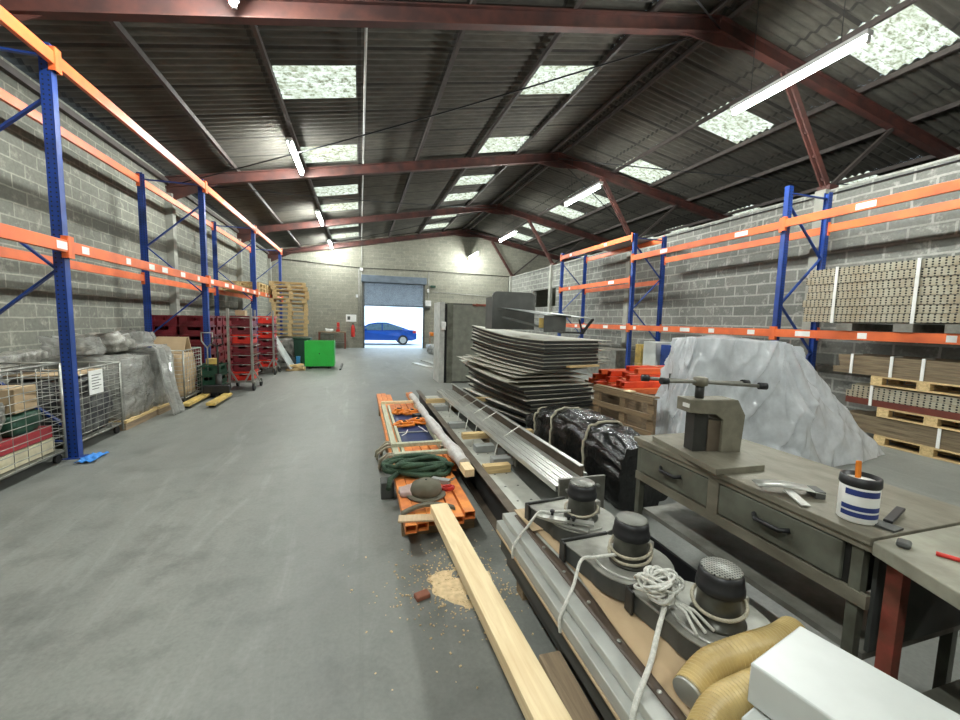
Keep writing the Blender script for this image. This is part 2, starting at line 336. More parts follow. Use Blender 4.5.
def gable(mb,y0,y1,door=False):
    def zt(x): return rz_(x)-.03
    if not door:
        mb.prism([(XL-.2,0),(XO+.2,0),(XO+.2,zt(XO+.2)),(RX,zt(RX)),(XL-.2,zt(XL-.2))],y0,y1,'Y'); return
    mb.prism([(XL-.2,0),(DX0,0),(DX0,zt(DX0)),(XL-.2,zt(XL-.2))],y0,y1,'Y')
    mb.prism([(DX0,DH),(DX1,DH),(DX1,zt(DX1)),(DX0,zt(DX0))],y0,y1,'Y')
    mb.prism([(DX1,0),(XO+.2,0),(XO+.2,zt(XO+.2)),(RX,zt(RX)),(DX1,zt(DX1))],y0,y1,'Y')
w=MB(); gable(w,YF,YF+.2,True); struct(w,'wall_far',M['wallF'])
w=MB(); gable(w,YB-.2,YB); struct(w,'wall_back',M['wallF'])
# corrugated roof with rooflights let into it
PL=[XL-.35,-3.05,-1.4,-.06,1.6,3.33,4.68,RX]; PR=[RX,8.2,9.65,11.3,13.08,14.55,XO+.4]
SKY=[(-1.4,-.06),(3.33,4.68),(8.2,9.65),(13.08,14.55)]
SY=[(1.45,2.51),(4.7,5.76),(7.88,8.94),(11.22,12.28),(14.42,15.48),(16.6,17.66),(19.85,20.9),(22.2,23.26)]
pitch=.177; spw=8; dy=pitch/spw; Y0=YB-.3; NY=int((YF+.45-Y0)/dy)
def corr(y,k): return .027*math.cos(2*PI*(y-Y0)/pitch)+.006*(int((y-Y0)/(pitch*6))%2)
roof=MB(); skn=0
for pan,seq in enumerate((PL,PR)):
    for k in range(len(seq)-1):
        xa,xb=seq[k],seq[k+1]; issky=any(abs(xa-a)<.02 and abs(xb-b)<.02 for a,b in SKY)
        st=0
        def zz(x,y): return rz_(x)+corr(y,k)+((st*(1-(x-xa)/(xb-xa))) if pan==0 else st*((x-xa)/(xb-xa)))
        def strip(mb,y0,y1):
            n=max(1,int(round((y1-y0)/dy))); vs=[]
            for i in range(n+1):
                y=y0+(y1-y0)*i/n
                vs.append((xa,y,zz(xa,y))); vs.append((xb,y,zz(xb,y)))
            mb.add(vs,[(2*i,2*i+1,2*i+3,2*i+2) for i in range(n)],True)
        if issky:
            cur=Y0
            for a,b in SY:
                strip(roof,cur,a); q=MB(); strip(q,a,b); skn+=1; struct(q,'window_%d'%skn,M['skyp']); cur=b
            strip(roof,cur,Y0+NY*dy)
        else: strip(roof,Y0,Y0+NY*dy)
struct(roof,'ceiling',M['roof'])
tn=[0]
def trim(mb,m,**k): tn[0]+=1; return struct(mb,'trim_%d'%tn[0],m,**k)
for x in (-3.05,-1.42,1.6,3.31,4.7,5.9,6.3,8.18,9.67,11.3,13.06,14.57):   # purlins
    q=MB(); z=rz_(x)-.085; q.b2(x-.03,YB,z-.05,x+.03,YF,z+.045); trim(q,M['purlin'])
TY=[.1,6.2,12.3,18.4,23.98]
for y in TY:                                               # portal rafters as I beams
    for (xa,xb) in ((XL+.02,RX),(RX,XO-.02)):
        q=MB()
        za,zb=rz_(xa)-.285,rz_(xb)-.285
        h=.26; n=Vector((0,0,1))
        for dz,ww,hh in((h/2-.01,.14,.02),(-h/2+.01,.14,.02),(0,.02,h-.03)):
            q.bar((xa,y,za+dz),(xb,y,zb+dz),ww,hh)
        if xb==RX: q.prism([(xa,za-.12),(xa,za-.5),(xa+1.2,za+SL*1.2-.12)],y-.01,y+.01,'Y'); q.prism([(RX-.9,RZ-.285-.9*SL-.1),(RX,RZ-.62),(RX,RZ-.4)],y-.012,y+.012,'Y')
        else: q.prism([(RX,RZ-.62),(RX+.9,RZ-.285-.9*SL-.1),(RX,RZ-.4)],y-.012,y+.012,'Y')
        trim(q,M['rafter'])
    q=MB(); zc=rz_(XL)-.55                                   # left column
    q.b2(XL,y-.1,0,XL+.16,y+.1,zc); trim(q,M['conc'])
    q=MB(); q.b2(XR-.12,y-.1,0,XR,y+.1,4.5); trim(q,M['conc'])
    q=MB()
    for o in(-.045,.045): q.bar((7.7,y+o,rz_(7.7)-.42),(XR+.05,y+o,4.52),.03,.12,(1,0,1))
    for k in range(5):
        u=.1+k*.2; px=7.7+(XR+.05-7.7)*u; pz=(rz_(7.7)-.42)*(1-u)+4.52*u; q.box((px,y,pz),(.05,.12,.05))
    q.b2(XR-.05,y-.12,4.5,XR+.2,y+.12,4.6)
    trim(q,M['rafter'])
    q=MB(); q.bar((XR+.1,y,4.58),(10.8,y,rz_(10.8)-.42),.07,.07); trim(q,M['purlin'])
for (a,b) in (((XL+.3,.1),(RX,6.2)),((XL+.3,12.3),(RX,6.2)),((XL+.3,12.3),(RX,18.4)),((XL+.3,23.9),(RX,18.4)),((XO-.5,6.2),(RX,.1)),((XO-.5,6.2),(RX,12.3)),((XO-.5,18.4),(RX,12.3)),((XO-.5,18.4),(RX,23.9))):
    q=MB(); za=rz_(a[0])-.33; zb=rz_(b[0])-.33; n=8; pts=[]
    for i in range(n+1):
        u=i/n; pts.append((a[0]*(1-u)+b[0]*u,a[1]*(1-u)+b[1]*u,za*(1-u)+zb*u-.10*math.sin(PI*u)))
    q.tube(pts,.016,6); trim(q,M['black'])
# steel eaves angle and cable tray lines on the left wall
q=MB(); q.b2(XL+.005,YB,rz_(XL)-.32,XL+.09,YF,rz_(XL)-.22); trim(q,M['purlin'])
q=MB(); q.tube([(.1,YB+.1,rz_(.1)-.12),(.1,YF-.05,rz_(.1)-.12)],.022,8); q.tube([(.1,YF-.05,rz_(.1)-.12),(.12,YF-.04,4.6)],.02,8); trim(q,M['pipe'])
q=MB(); q.tube([(XL+.3,YF-.03,4.75),(0,YF-.03,4.5),(3.9,YF-.04,4.55),(8.95,YF-.04,4.5)],.018,6); trim(q,M['black'])
q=MB(); q.tube([(4.1,YF-.03,3.35),(8.9,YF-.03,3.2)],.015,6); trim(q,M['pipe'])
q=MB(); q.tube([(8.96,YF-.05,4.5),(8.9,YF-.05,4.2),(8.85,YF-.05,0)],.02,6); trim(q,M['black'])
for px in (-.05,.07): 
    q=MB(); q.tube([(px,YF-.025,4.45),(px,YF-.025,1.2)],.018,6); trim(q,M['pipe'])
q=MB(); q.tube([(3.9,YF-.025,4.5),(3.9,YF-.025,2.9)],.02,6); trim(q,M['pipe'])
q=MB(); q.tube([(XR-.03,YB,4.40),(XR-.03,YF,4.40)],.012,6); trim(q,M['black'])
# roller door, curtain half way down
d=bpy.data.objects.new('door_1',None); C.objects.link(d); d.location=((DX0+DX1)/2,YF,0); d['kind']='structure'
q=MB(); hw=(DX1-DX0)/2; n=20
for k in range(n):
    z=2.46+k*(3.8-2.46)/n; q.prism([(-.02,z),(.01,z),(.035,z+.03),(.01,z+.062),(-.02,z+.062)],-hw,hw,'X')
q.b2(-hw,-.05,2.40,hw,.05,2.47); q.build('shutter_curtain',M['shut'],d)
q=MB(); q.b2(-hw-.12,-.32,3.72,hw+.12,-.01,4.12); q.build('roller_housing',M['shut'],d,bev=.03)
for s in(-1,1):
    q=MB(); q.b2(s*hw-.05,-.09,0,s*hw+.05,-.005,3.75); q.build('guide_rail',M['dgrey'],d)
# ---------------------------------------------------------------- lamps
def tube_light(loc,label,L=1.9):
    t=thing('tube_light',label,'ceiling light',loc,0,'fluorescent tube lights along the roof')
    q=MB(); q.b2(-.06,-L/2-.06,0,.06,L/2+.06,.07); q.build('housing',M['plas'],t,bev=.01)
    q=MB(); q.cyl((0,-L/2,-.04),(0,L/2,-.04),.042,12); q.build('tube',M['tube'],t)
    zr=rz_(loc[0])-.1-loc[2]
    for s in(-1,1):
        q=MB(); q.b2(-.03,s*(L/2+.03)-.02,-.08,.03,s*(L/2+.03)+.02,0); q.build('lamp_holder',M['plas'],t)
        q=MB(); q.cyl((0,s*L*.35,.06),(0,s*L*.35,zr),.006,6); q.build('hanger',M['black'],t)
    return t
LB=['nearest, cut off at the top','second along','third along','farthest one']
for i,y in enumerate((5.0,11.05,17.2,22.9)):
    tube_light((-1.46,y,5.5),'lit fluorescent tube light in the left-hand row, '+LB[i])
LB[0]='nearest and longest looking'
for i,y in enumerate((4.95,11.0,17.3,22.9)):
    tube_light((6.27,y,5.47),'lit fluorescent tube light hanging in the right-hand row, '+LB[i])
for x,y in((-1.46,-1.2),(6.27,-1.2)): tube_light((x,y,5.5),'lit fluorescent tube light added to the %s row, unseen behind the viewer'%('left' if x<0 else 'right'))  # unseen pair added to light the foreground
# world: overcast daylight
wd=bpy.data.worlds.new('daylight'); bpy.context.scene.world=wd; wd.use_nodes=True
bg=wd.node_tree.nodes['Background']; bg.inputs[0].default_value=(.60,.80,1,1); bg.inputs[1].default_value=3.6
# camera
cam=bpy.data.cameras.new('camera'); co=bpy.data.objects.new('camera',cam); C.objects.link(co); bpy.context.scene.camera=co
cam.sensor_width=36; cam.lens=405*36/960; cam.clip_start=.02; cam.clip_end=300
R=((0.9588802817320357,-0.003070522402618594,0.2837942515232945),(-0.2826943368861271,-0.0989430179101445,0.954093386990679),(0.025149894592320254,-0.9950883634627671,-0.09574252818359948))
mw=Matrix(((R[0][0],-R[0][1],-R[0][2],0),(R[1][0],-R[1][1],-R[1][2],0),(R[2][0],-R[2][1],-R[2][2],1.7),(0,0,0,1)))
co.matrix_world=mw
vs=bpy.context.scene.view_settings; vs.view_transform='Standard'; vs.look='None'; vs.exposure=.82; vs.gamma=1; vs.use_curve_mapping=False
# ---------------------------------------------------------------- pallet racking
def rack_frame(label,loc,depth,h,group,zs,post='blue'):
    # loc = foot of the aisle-side post; depth is signed (towards the wall)
    t=thing('rack_upright_frame',label,'rack frame',loc,0,group)
    for k,x in enumerate((0,depth)):
        q=MB()                                               # open C section with punched face
        q.b2(x-.05,-.045,.01,x+.05,-.041,h); q.b2(x-.05,.041,.01,x+.05,.045,h); s=1 if x==0 else -1; sg=1 if depth>0 else -1
        q.b2(x-.05,-.045,.01,x-.046,.045,h) if (s*sg>0) else q.b2(x+.046,-.045,.01,x+.05,.045,h)
        q.b2(x-.012,-.041,.01,x+.012,.041,h-.02) ; q.build('post',M[post],t)
        q=MB(); q.b2(x-.09,-.07,0,x+.09,.07,.012); q.build('foot_plate',M['blueb'],t)
    z=.35; up=True
    def brace(a,b):
        q=MB(); q.bar(a,b,.022,.045,(0,1,0)); q.build('brace',M['blueb'],t)
    i=.04*(1 if depth>0 else -1)
    brace((i,0,z-.15),(depth-i,0,z-.15))
    while z+.95<h:
        brace((i,0,z) if up else (depth-i,0,z),(depth-i,0,z+.9) if up else (i,0,z+.9)); z+=.9; up=not up
    brace((i,0,h-.12),(depth-i,0,h-.12))
    return t
def rack_beam(label,x,y0,y1,ztop,group,side=1,m='orange',h=.13,labels=0,seed=0):
    # one box beam with its two end connectors; side=+1 labels face +X... aisle side
    t=thing('rack_beam',label,'rack beam',(x,y0,ztop-h),0,group); L=y1-y0
    q=MB(); q.b2(-.025,.05,0,.025,L-.05,h); q.build('beam',M[m],t,bev=.004)
    for y in(.048,L-.048):
        q=MB(); q.b2(-.03,y-.006,-.06,.03,y+.006,h+.05); q.b2(-.034 if side<0 else .03,min(y,y+(-.05 if y<1 else .05)),-.06,-.03 if side<0 else .034,max(y,y+(-.05 if y<1 else .05)),h+.05)
        q.build('beam_connector',M[m],t)
    rnd=random.Random(seed)
    for k in range(labels):
        yy=L*(k+.5)/labels+rnd.uniform(-.3,.3); w=rnd.uniform(.1,.3)
        q=MB(); q.b2(side*.0255,yy-w/2,h*.18,side*.0275,yy+w/2,h*.82); tag(q.build('sticker',M['white'],t),'white paper sticker')
    return t
LY=[1.38,5.72,10.1,14.4,18.8]; LX=-3.18; LD=-1.06; 
nm=['off the left edge, nearest','nearest full blue frame, standing between the wire cages','second, beside the yellow forks','third, behind the crate trolleys','farthest, beside the stacked pallets']
for i,y in enumerate(LY):
    rack_frame('blue rack upright frame by left wall, '+nm[i],(LX,y,0),LD,4.5,'blue frames of the left rack',None)
bn=['nearest bay, cut by the left edge','second bay over the wrapped pallets','third bay over the red crates','farthest bay']
for i in range(4):
    for z,nz in((4.42,'top'),(2.47,'lower')):
        for x,nx in((LX+.03,'front'),(LX+LD-.03,'wall-side')):
            rack_beam('orange %s %s beam of left rack, %s'%(nx,nz,bn[i]),x+(.035 if nx=='front' else 0),LY[i],LY[i+1],z,'orange beams of the left rack',1,'orange',.13,(0 if nx!='front' or z>3 else 6),i*7)
RXF=7.5; RYS=[1.43,5.75,10.07,14.4]; RD=1.0
nr=['off the right edge, nearest','in the middle, blue posts left of the perforated bundle','second, tallest looking beyond the sheet stack','farthest, thin dark frame near the wall opening']
for i,y in enumerate(RYS): rack_frame('blue rack frame by right wall, '+nr[i],(RXF,y,0),RD,4.28+(.1 if i==3 else 0),'blue frames of the right rack',None)
def rbeams(i,zs,bay):
    for z,nz in zs:
        for x,nx in((RXF-.065,'front'),(RXF+RD+.035,'wall-side')):
            rack_beam('orange %s %s beam of right rack, %s'%(nx,nz,bay),x,RYS[i],RYS[i+1],z,'orange beams of the right rack',-1,'orange',.14,(0 if nx!='front' else (5 if z<2 else 2)),40+i*5+int(z*3))
rbeams(0,((3.68,'upper'),(1.69,'lower')),'nearest bay with perforated bundle'); rbeams(1,((3.66,'upper'),(1.69,'lower')),'middle bay'); rbeams(2,((4.26,'top'),(3.05,'middle'),(1.69,'lower')),'farthest bay')
# white panel on the top beams of the farthest bay
q=MB(); q.sheet(lambda u,v:Vector((7.45+u*1.1,10.6+v*2.2,4.27+.02*math.sin(u*3))),4,6,.012); tag(q.build('grey_board',M['greyp']),'grey board lying across the top beams of the farthest right bay','board')
# perforated zinc bundle on the lower beams
random.seed(3)
M['perf']=holes_mat('perforated_zinc',(.44,.42,.33),(.34,.29,.2),.065,.036,.0125,(1,2),.5,.3,sx=1.,off=(0,.5))
row=0
PG='perforated zinc rails strapped on the right rack'
for k in range(7):
    z=1.83+k*.124
    for c in range(5):
        x=7.46+c*.2; 
        q=MB(); y0,y1=1.6+random.uniform(-.03,.03),5.18+random.uniform(-.05,.05)
        q.b2(-.095,0,0,.095,y1-y0,.118); o=q.build('perforated_rail',M['perf'],loc=(x+random.uniform(-.006,.006),y0,z))
        tag(o,'perforated zinc rail in strapped bundle, row %s from bottom, %s column from aisle'%(['one','two','three','four','five','six','seven'][k],['first','second','third','fourth','fifth'][c]),'metal rail',PG)
for j,(y,nme) in enumerate(((4.72,'left'),(3.72,'middle'),(2.9,'right'))):
    q=MB(); q.b2(7.335,y-.02,1.822,7.345,y+.02,2.71); q.b2(7.335,y-.02,2.705,8.38,y+.02,2.712); q.b2(7.335,y-.02,1.815,8.38,y+.02,1.822)
    tag(q.build('packing_strap',M['white']),'white strap around the perforated rail bundle, %s of three'%nme,'strap','white straps on the rail bundle')
for j,(y,nme) in enumerate(((4.55,'leftmost'),(3.82,'second'),(3.28,'third'),(2.0,'rightmost'))):
    q=MB(); q.b2(7.36,y-.11,1.695,8.6,y+.11,1.81); tag(q.build('wood_spacer',M['steel']),'grey block under the perforated rail bundle, %s'%nme,'spacer','blocks under the rail bundle')
# bundles on pallets under the right rack
def pallet(label,loc,rz=0,group=None,L=1.2,W=.8,m1='pal',m2='palx',name='wooden_pallet',cat='pallet',top=5):
    t=thing(name,label,cat,loc,rz,group)      # boards along local x
    for k in range(top):
        y=-W/2+.05+k*(W-.1)/(top-1); q=MB(); q.b2(-L/2,y-.05,.122,L/2,y+.05,.144); q.build('deck_board',M[m2],t)
    for k in range(3):
        x=(-1+k)*(L/2-.07); q=MB(); q.b2(x-.07,-W/2,.1,x+.07,W/2,.122); q.build('cross_board',M[m1],t)
        y=(-1+k)*(W/2-.05); q=MB(); q.b2(-L/2,y-.05,0,L/2,y+.05,.022); q.build('bottom_board',M[m2],t)
        for j in range(3):
            yy=(-1+j)*(W/2-.05); q=MB(); q.b2(x-.07,yy-.05,.022,x+.07,yy+.05,.1); q.build('block',M[m1],t)
    return t
def copyp(src,loc,rz,label,group): return copy_tree(src,loc,rz,label,None,group)
RG='pallets under the right rack'
pr=pallet('wooden pallet on floor under right rack carrying steel lengths, left of two',(7.9,3.45,0),PI/2,RG,1.2,.9)
copyp(pr,(7.9,2.1,0),PI/2,'wooden pallet on floor under right rack carrying steel lengths, right of two',RG)
for k,(z,nme) in enumerate(((.42,'middle'),(.88,'top'))):
    copyp(pr,(7.9,3.45+.12*k,z),PI/2,'wooden pallet under right rack, %s tier at left'%nme,RG); copyp(pr,(7.9,2.1,z),PI/2,'wooden pallet under right rack, %s tier at right'%nme,RG)
tiers=[(.146,.27,'brownst','bottom'),(.566,.30,'perf','middle'),(1.026,.30,'brownst','top')]
M['brownst']=mat('brown_steel_lengths',(.26,.20,.12),.55,.2,(.13,.095,.06),6,stretch=(8,.5,8))
M['maroon']=mat('maroon_steel_lengths',(.16,.035,.02),.5,.1)
for z,hh,mm,nme in tiers:
    for c in range(4):
        for r in range(3):
            q=MB(); h3=hh/3-.006; q.b2(-.1,0,0,.1,3.05,h3)
            tag(q.build('steel_length',M['maroon'] if (r==0 and nme=='middle') else M[mm],loc=(7.57+c*.215,1.42+random.uniform(-.06,.06)+(.18 if nme=='top' else 0),z+r*(h3+.003))),
                'long steel section on the %s pallet under right rack, layer %s, %s from aisle'%(nme,['low','mid','high'][r],['first','second','third','fourth'][c]),'steel section','steel lengths under the right rack')
ci=0
for z,ys,hh in((.146,(3.35,),.265),(.566,(4.15,2.95),.295),(1.026,(4.45,3.95,3.6,2.9),.295)):
    for y in ys:
        ci+=1; q=MB(); q.b2(7.455,y-.018,z,7.465,y+.018,z+hh+.005); q.box((7.56,y,z+hh+.01),(.21,.036,.008)); tag(q.build('packing_strap',M['white']),'white strap on the steel lengths under right rack, %s'%['bottom tier','middle tier, left','middle tier, right','top tier, leftmost','top tier, second from left','top tier, third from left','top tier, rightmost'][ci-1],'strap','white straps under the right rack')
# ---------------------------------------------------------------- left side stock
def wire_cage(label,loc,rz,L,W,H,group,contents=True,m='wire'):
    t=thing('wire_roll_cage',label,'wire cage',loc,rz,group); z0=.14
    q=MB()
    for sx in(-1,1):
        for sy in(-1,1):
            q2=MB(); q2.cyl((sx*L/2,sy*W/2,z0-.1),(sx*L/2,sy*W/2,H),.016,8); q2.build('corner_post',M[m],t)
            q2=MB(); q2.cyl((sx*(L/2-.05),sy*(W/2-.05)-.015,.05),(sx*(L/2-.05),sy*(W/2-.05)+.015,.05),.05,12); q2.build('caster',M['rubber'],t)
    def panel(a,b,n):
        q=MB(); a=Vector(a); b=Vector(b)
        for k in range(13): z=z0+(H-z0)*k/12; q.cyl(a+Vector((0,0,z)),b+Vector((0,0,z)),.0045 if k<12 else .012,5)
        for k in range(n+1): p=a.lerp(b,k/n); q.cyl(p+Vector((0,0,z0)),p+Vector((0,0,H)),.0035,5)
        q.build('wire_panel',M[m],t)
    panel((-L/2,-W/2,0),(L/2,-W/2,0),7); panel((-L/2,W/2,0),(L/2,W/2,0),4); panel((-L/2,-W/2,0),(-L/2,W/2,0),5); panel((L/2,-W/2,0),(L/2,W/2,0),5)
    q=MB(); q.b2(-L/2,-W/2,z0-.02,L/2,W/2,z0); q.build('base_tray',M['steel'],t)
    return t
CG='wire cages along the left rack'
c1=wire_cage('open wire cage of mixed goods at left edge, before the nearest blue post',(-3.62,4.98,0),PI/2,1.22,.85,1.12,CG)
c2=wire_cage('wire cage with a white paper notice, just behind the nearest blue post',(-3.66,6.35,0),PI/2,.96,.85,1.0,CG)
def inbox(name,label,cat,c,size,m,rz=0,amp=0.,group=None,n=6,fr=5,seed=1,taper=0):
    q=MB()
    if amp: q.lump((0,0,size[2]/2),size,n,amp,fr,seed,taper=taper)
    else: q.b2(-size[0]/2,-size[1]/2,0,size[0]/2,size[1]/2,size[2])
    o=q.build(name,m,loc=c,rz=rz,bev=0 if amp else .008); return tag(o,label,cat,group)
inbox('cream_carton','cream long carton at bottom of the open wire cage','box',(-3.4,4.98,.145),(.3,1.1,.16),mat('cream_board',(.66,.60,.42),.7),0)
inbox('red_box','dark red long box in the open wire cage','box',(-3.4,4.98,.31),(.3,1.05,.13),mat('dull_red',(.38,.03,.04),.5),0)
inbox('grey_sack','grey plastic sack in the open wire cage, near side','sack',(-3.42,4.72,.45),(.34,.45,.38),M['dusty'],0,.06)
inbox('green_bag','dark green bag in the open wire cage','bag',(-3.42,5.2,.45),(.34,.4,.2),M['dgreen'],0,.04)
inbox('cardboard_box','small cardboard box on the green bag in the open cage','box',(-3.45,5.25,.66),(.3,.35,.25),M['card'],.1)
inbox('blue_sack','navy bag behind the carton in the open wire cage','bag',(-3.82,4.98,.145),(.34,1.05,.8),mat('navy_bag',(.03,.05,.09),.6),0,.05)
inbox('white_wrap_sheet','white crumpled film on top of the open wire cage','plastic film',(-3.65,4.75,1.02),(.6,.55,.14),M['dusty'],0,.05)
inbox('dark_sack','dark bulging sack filling the cage with the paper notice','sack',(-3.66,6.35,.145),(.74,.84,.72),M['junk'],0,.05)
inbox('cream_board_pile','pale board at the bottom front of the cage with notice','board',(-3.25,6.35,.145) if 0 else (-3.66,6.35,.89),(.6,.7,.04),M['card'],0)
q=MB(); q.b2(-3.222,6.12,.66,-3.215,6.40,.96); tag(q.build('paper_notice',M['white']),'white paper notice hung on the wire cage','notice')
q=MB()
for k in range(6): q.b2(-3.2145,6.17,.72+k*.035,-3.214,6.17+(.19 if k%2 else .14),.73+k*.035)
tag(q.build('notice_print',M['dgrey'],bpy.data.objects['paper_notice']))
# shrink-wrapped pallets
WG='film-wrapped pallets by the left rack'
def wrapped(label,loc,size,rz,seed,group=WG):
    t=thing('wrapped_pallet_load',label,'wrapped pallet',loc,rz,group)
    q=MB(); q.lump((0,0,.15+size[2]/2),(size[0]*.93,size[1]*.93,size[2]*.96),10,.05,4,seed); q.build('load',M['dusty'],t)
    q=MB(); q.lump((0,0,.14+size[2]/2),(size[0],size[1],size[2]),22,.045,6,seed+3,rnd=.1); q.build('film',M['film'],t)
    for j in(-1,0,1):
        q=MB(); q.b2(j*(size[0]/2-.06)-.05,-size[1]/2,0,j*(size[0]/2-.06)+.05,size[1]/2,.1); q.build('pallet_runner',M['oldwY'],t)
    q=MB(); q.b2(-size[0]/2,-size[1]/2,.1,size[0]/2,size[1]/2,.14); q.build('pallet_deck',M['pal'],t)
    return t
wrapped('pallet load in clear stretch film, directly behind the cage with notice',(-3.72,7.38,0),(.98,.92,.92),0,2)
wrapped('pallet load in clear stretch film, next to cage of cardboard',(-3.66,8.2,0),(.9,.62,.95),0,5)
wrapped('film-covered heap against left wall behind the nearest cages',(-4.5,5.1,0),(.2,1.6,1.1),0,8)
q=MB()
def drape(u,v):
    y=7.55+.55*v+.1*math.sin(5*u); 
    if u<.45: s=u/.45; return Vector((-3.9+.75*s,y,1.17+.05*noise.noise(Vector((u*5,v*4,0)))))
    s=(u-.45)/.55; return Vector((-3.15+.2*s+.04*math.sin(v*17+s*2),y+.25*s*(1-.4*v)+.02*math.sin(s*9),1.13*(1-s)+.03))
q.sheet(drape,30,18,.004); tag(q.build('film_tail',M['film']),'loose sheet of clear film trailing from wrapped load to the floor','plastic film')
for k,(x,y,z,sx,sy,sz,l) in enumerate(((-3.8,7.0,1.1,.5,.5,.24,'near the notice cage'),(-3.75,7.6,1.1,.55,.6,.28,'in the middle'),(-3.7,8.25,1.12,.5,.45,.26,'by the box cage'),(-4.46,7.0,.0,.26,1.4,1.15,'down by the wall'),(-4.46,8.6,.0,.26,1.4,1.3,'tall one by the wall'))):
    inbox('film_bundle','grey crumpled film bundle heaped behind the wrapped pallets, '+l,'plastic film',(x,y,z),(sx,sy,sz),M['dusty'] if k%2 else M['film'],0,.09,'crumpled film bundles at left',12,5,k+3)
c3=wire_cage('narrow wire cage stuffed with flattened cardboard, before the pallet truck',(-3.5,9.08,0),PI/2,.86,.76,1.02,CG)
inbox('cardboard_stack','flattened brown cardboard packed in the narrow cage','cardboard',(-3.5,9.08,.145),(.66,.78,.82),M['card'],0,.03,n=10,fr=9,seed=9)
for k,(yy,rr,l) in enumerate(((8.9,.5,'left'),(9.15,-.45,'right'))):
    q=MB(); q.box((0,0,.16),(.5,.02,.34),M=Matrix.Rotation(.5 if k else -.5,3,'X')); tag(q.build('cardboard_flap',M['card'],loc=(-3.42,yy,.94)),'open cardboard flap rising from narrow cage, %s one'%l,'cardboard','cardboard flaps above the narrow cage')
# blue rag
q=MB(); q.sheet(lambda u,v:Vector((-3.05+u*.16+.02*math.sin(v*9),5.45+v*.32,.02+.02*math.sin(u*7+v*5)**2)),10,12,.006); tag(q.build('blue_cloth',mat('bright_blue_cloth',(.05,.28,.8),.7)),'bright blue scrap of cloth on the floor by the nearest post','cloth')
# burgundy crates
def crate_mesh():
    q=MB(); w,l,h,t=.56,.38,.2,.012
    q.b2(-w/2,-l/2,0,w/2,l/2,t)
    for s in(-1,1):
        q.b2(-w/2,s*l/2-(t if s>0 else 0),t,w/2,s*l/2+(0 if s>0 else t),h*.45); q.b2(s*w/2-(t if s>0 else 0),-l/2,t,s*w/2+(0 if s>0 else t),l/2,h*.45)
        for a in(-1,1):
            q.b2(a*w/2-(.15 if a>0 else 0),s*l/2-(t if s>0 else 0),h*.45,a*w/2+(0 if a>0 else .15),s*l/2+(0 if s>0 else t),h-.03)
            q.b2(s*w/2-(t if s>0 else 0),a*l/2-(.11 if a>0 else 0),h*.45,s*w/2+(0 if s>0 else t),a*l/2+(0 if a>0 else .11),h-.03)
        q.b2(-w/2-.02,s*l/2-.02,h-.03,w/2+.02,s*l/2+.02,h); q.b2(-w/2-.008,s*l/2-.01,.05,w/2+.008,s*l/2+.01,.062); q.b2(s*w/2-.015,-l/2-.015,h-.035,s*w/2+.015,l/2+.015,h)
    return q
cr0=crate_mesh().build('plastic_crate',M['crate']); first=[True]
def crate(x,y,z,rz,label,group,m=None):
    global cr0
    if first[0]: o=cr0; first[0]=False
    else: o=cr0.copy(); C.objects.link(o)
    if m:
        o.data=cr0.data.copy(); o.data.materials[0]=m
    o.location=(x,y,z); o.rotation_euler.z=rz; tag(o,label,'crate',group); return o
ordn=['bottom','second','third','fourth','fifth','sixth','seventh','eighth','ninth']
CGp='burgundy crates stacked under the left rack'
for j in range(8):
    y=10.42+j*.44+ (0 if j<1 else .06)
    for i,x in enumerate((-3.45,-4.06)):
        for k in range(8):
            crate(x+random.uniform(-.02,.02),y,.02+k*.205,0,'burgundy crate under left rack, %s layer, %s column from the blue post, %s row'%(ordn[k],ordn[j] if j else 'first',['aisle','wall'][i]),CGp,None)
# two loaded trolleys
def trolley(label,loc,group):
    t=thing('crate_trolley',label,'trolley',loc,0,group); L=.7; W=.5
    q=MB(); q.b2(-W/2,-L/2,.19,W/2,L/2,.215); q.build('deck',M['steel'],t)
    for s in(-1,1):
        q=MB(); q.hollow((W/2-.02 if s<0 else -W/2+.02,-L/2,.19),(W/2-.02 if s<0 else -W/2+.02,-L/2,1.85),.045,.045,.004); q.build('upright',M['wire'],t)
        q=MB(); x=(W/2-.02 if s<0 else -W/2+.02)
        q.bar((x-.16,-L/2,.2),(x,-L/2,.5),.03,.03); q.bar((x+.16,-L/2,.2),(x,-L/2,.5),.03,.03); q.build('gusset',M['wire'],t)
        for s2 in(-1,1):
            q=MB(); q.cyl((s*W/2-.02,s2*L/2,.085),(s*W/2+.02,s2*L/2,.085),.085,16); c_=q.build('caster',M['rubber'],t)
            q=MB(); q.b2(s*W/2-.03,s2*L/2-.03,.1,s*W/2+.03,s2*L/2+.03,.19); q.build('caster_fork',M['steel'],c_)
    for k in range(7):
        q=MB(); z=.38+k*.21; q.cyl((-W/2,-L/2,z),(W/2,-L/2,z),.008,6); q.cyl((W/2,-L/2,z),(W/2,L/2,z),.008,6); q.build('side_rail',M['wire'],t)
    return t
def load_trolley(x,y,nme,topred):
    for k in range(7):
        red=k>=6 and topred
        crate(x,y+.06,.22+k*.21,PI/2,'%s crate on the %s trolley, %s from its deck'%('bright red' if red else 'burgundy',nme,ordn[k].replace('bottom','first')),'crates on the %s trolley'%nme,M['crater'] if (red or k in(0,4)) else None)
trolley('metal trolley stacked with burgundy crates, nearer of two',(-2.56,10.5,0),'crate trolleys'); load_trolley(-2.56,10.5,'nearer',False)
trolley('metal trolley stacked with red crates, farther of two',(-2.62,13.2,0),'crate trolleys'); load_trolley(-2.62,13.2,'farther',True)
inbox('cardboard_box','small cardboard box on top of the nearer crate trolley','box',(-2.62,10.55,1.685),(.2,.2,.12),M['card'])
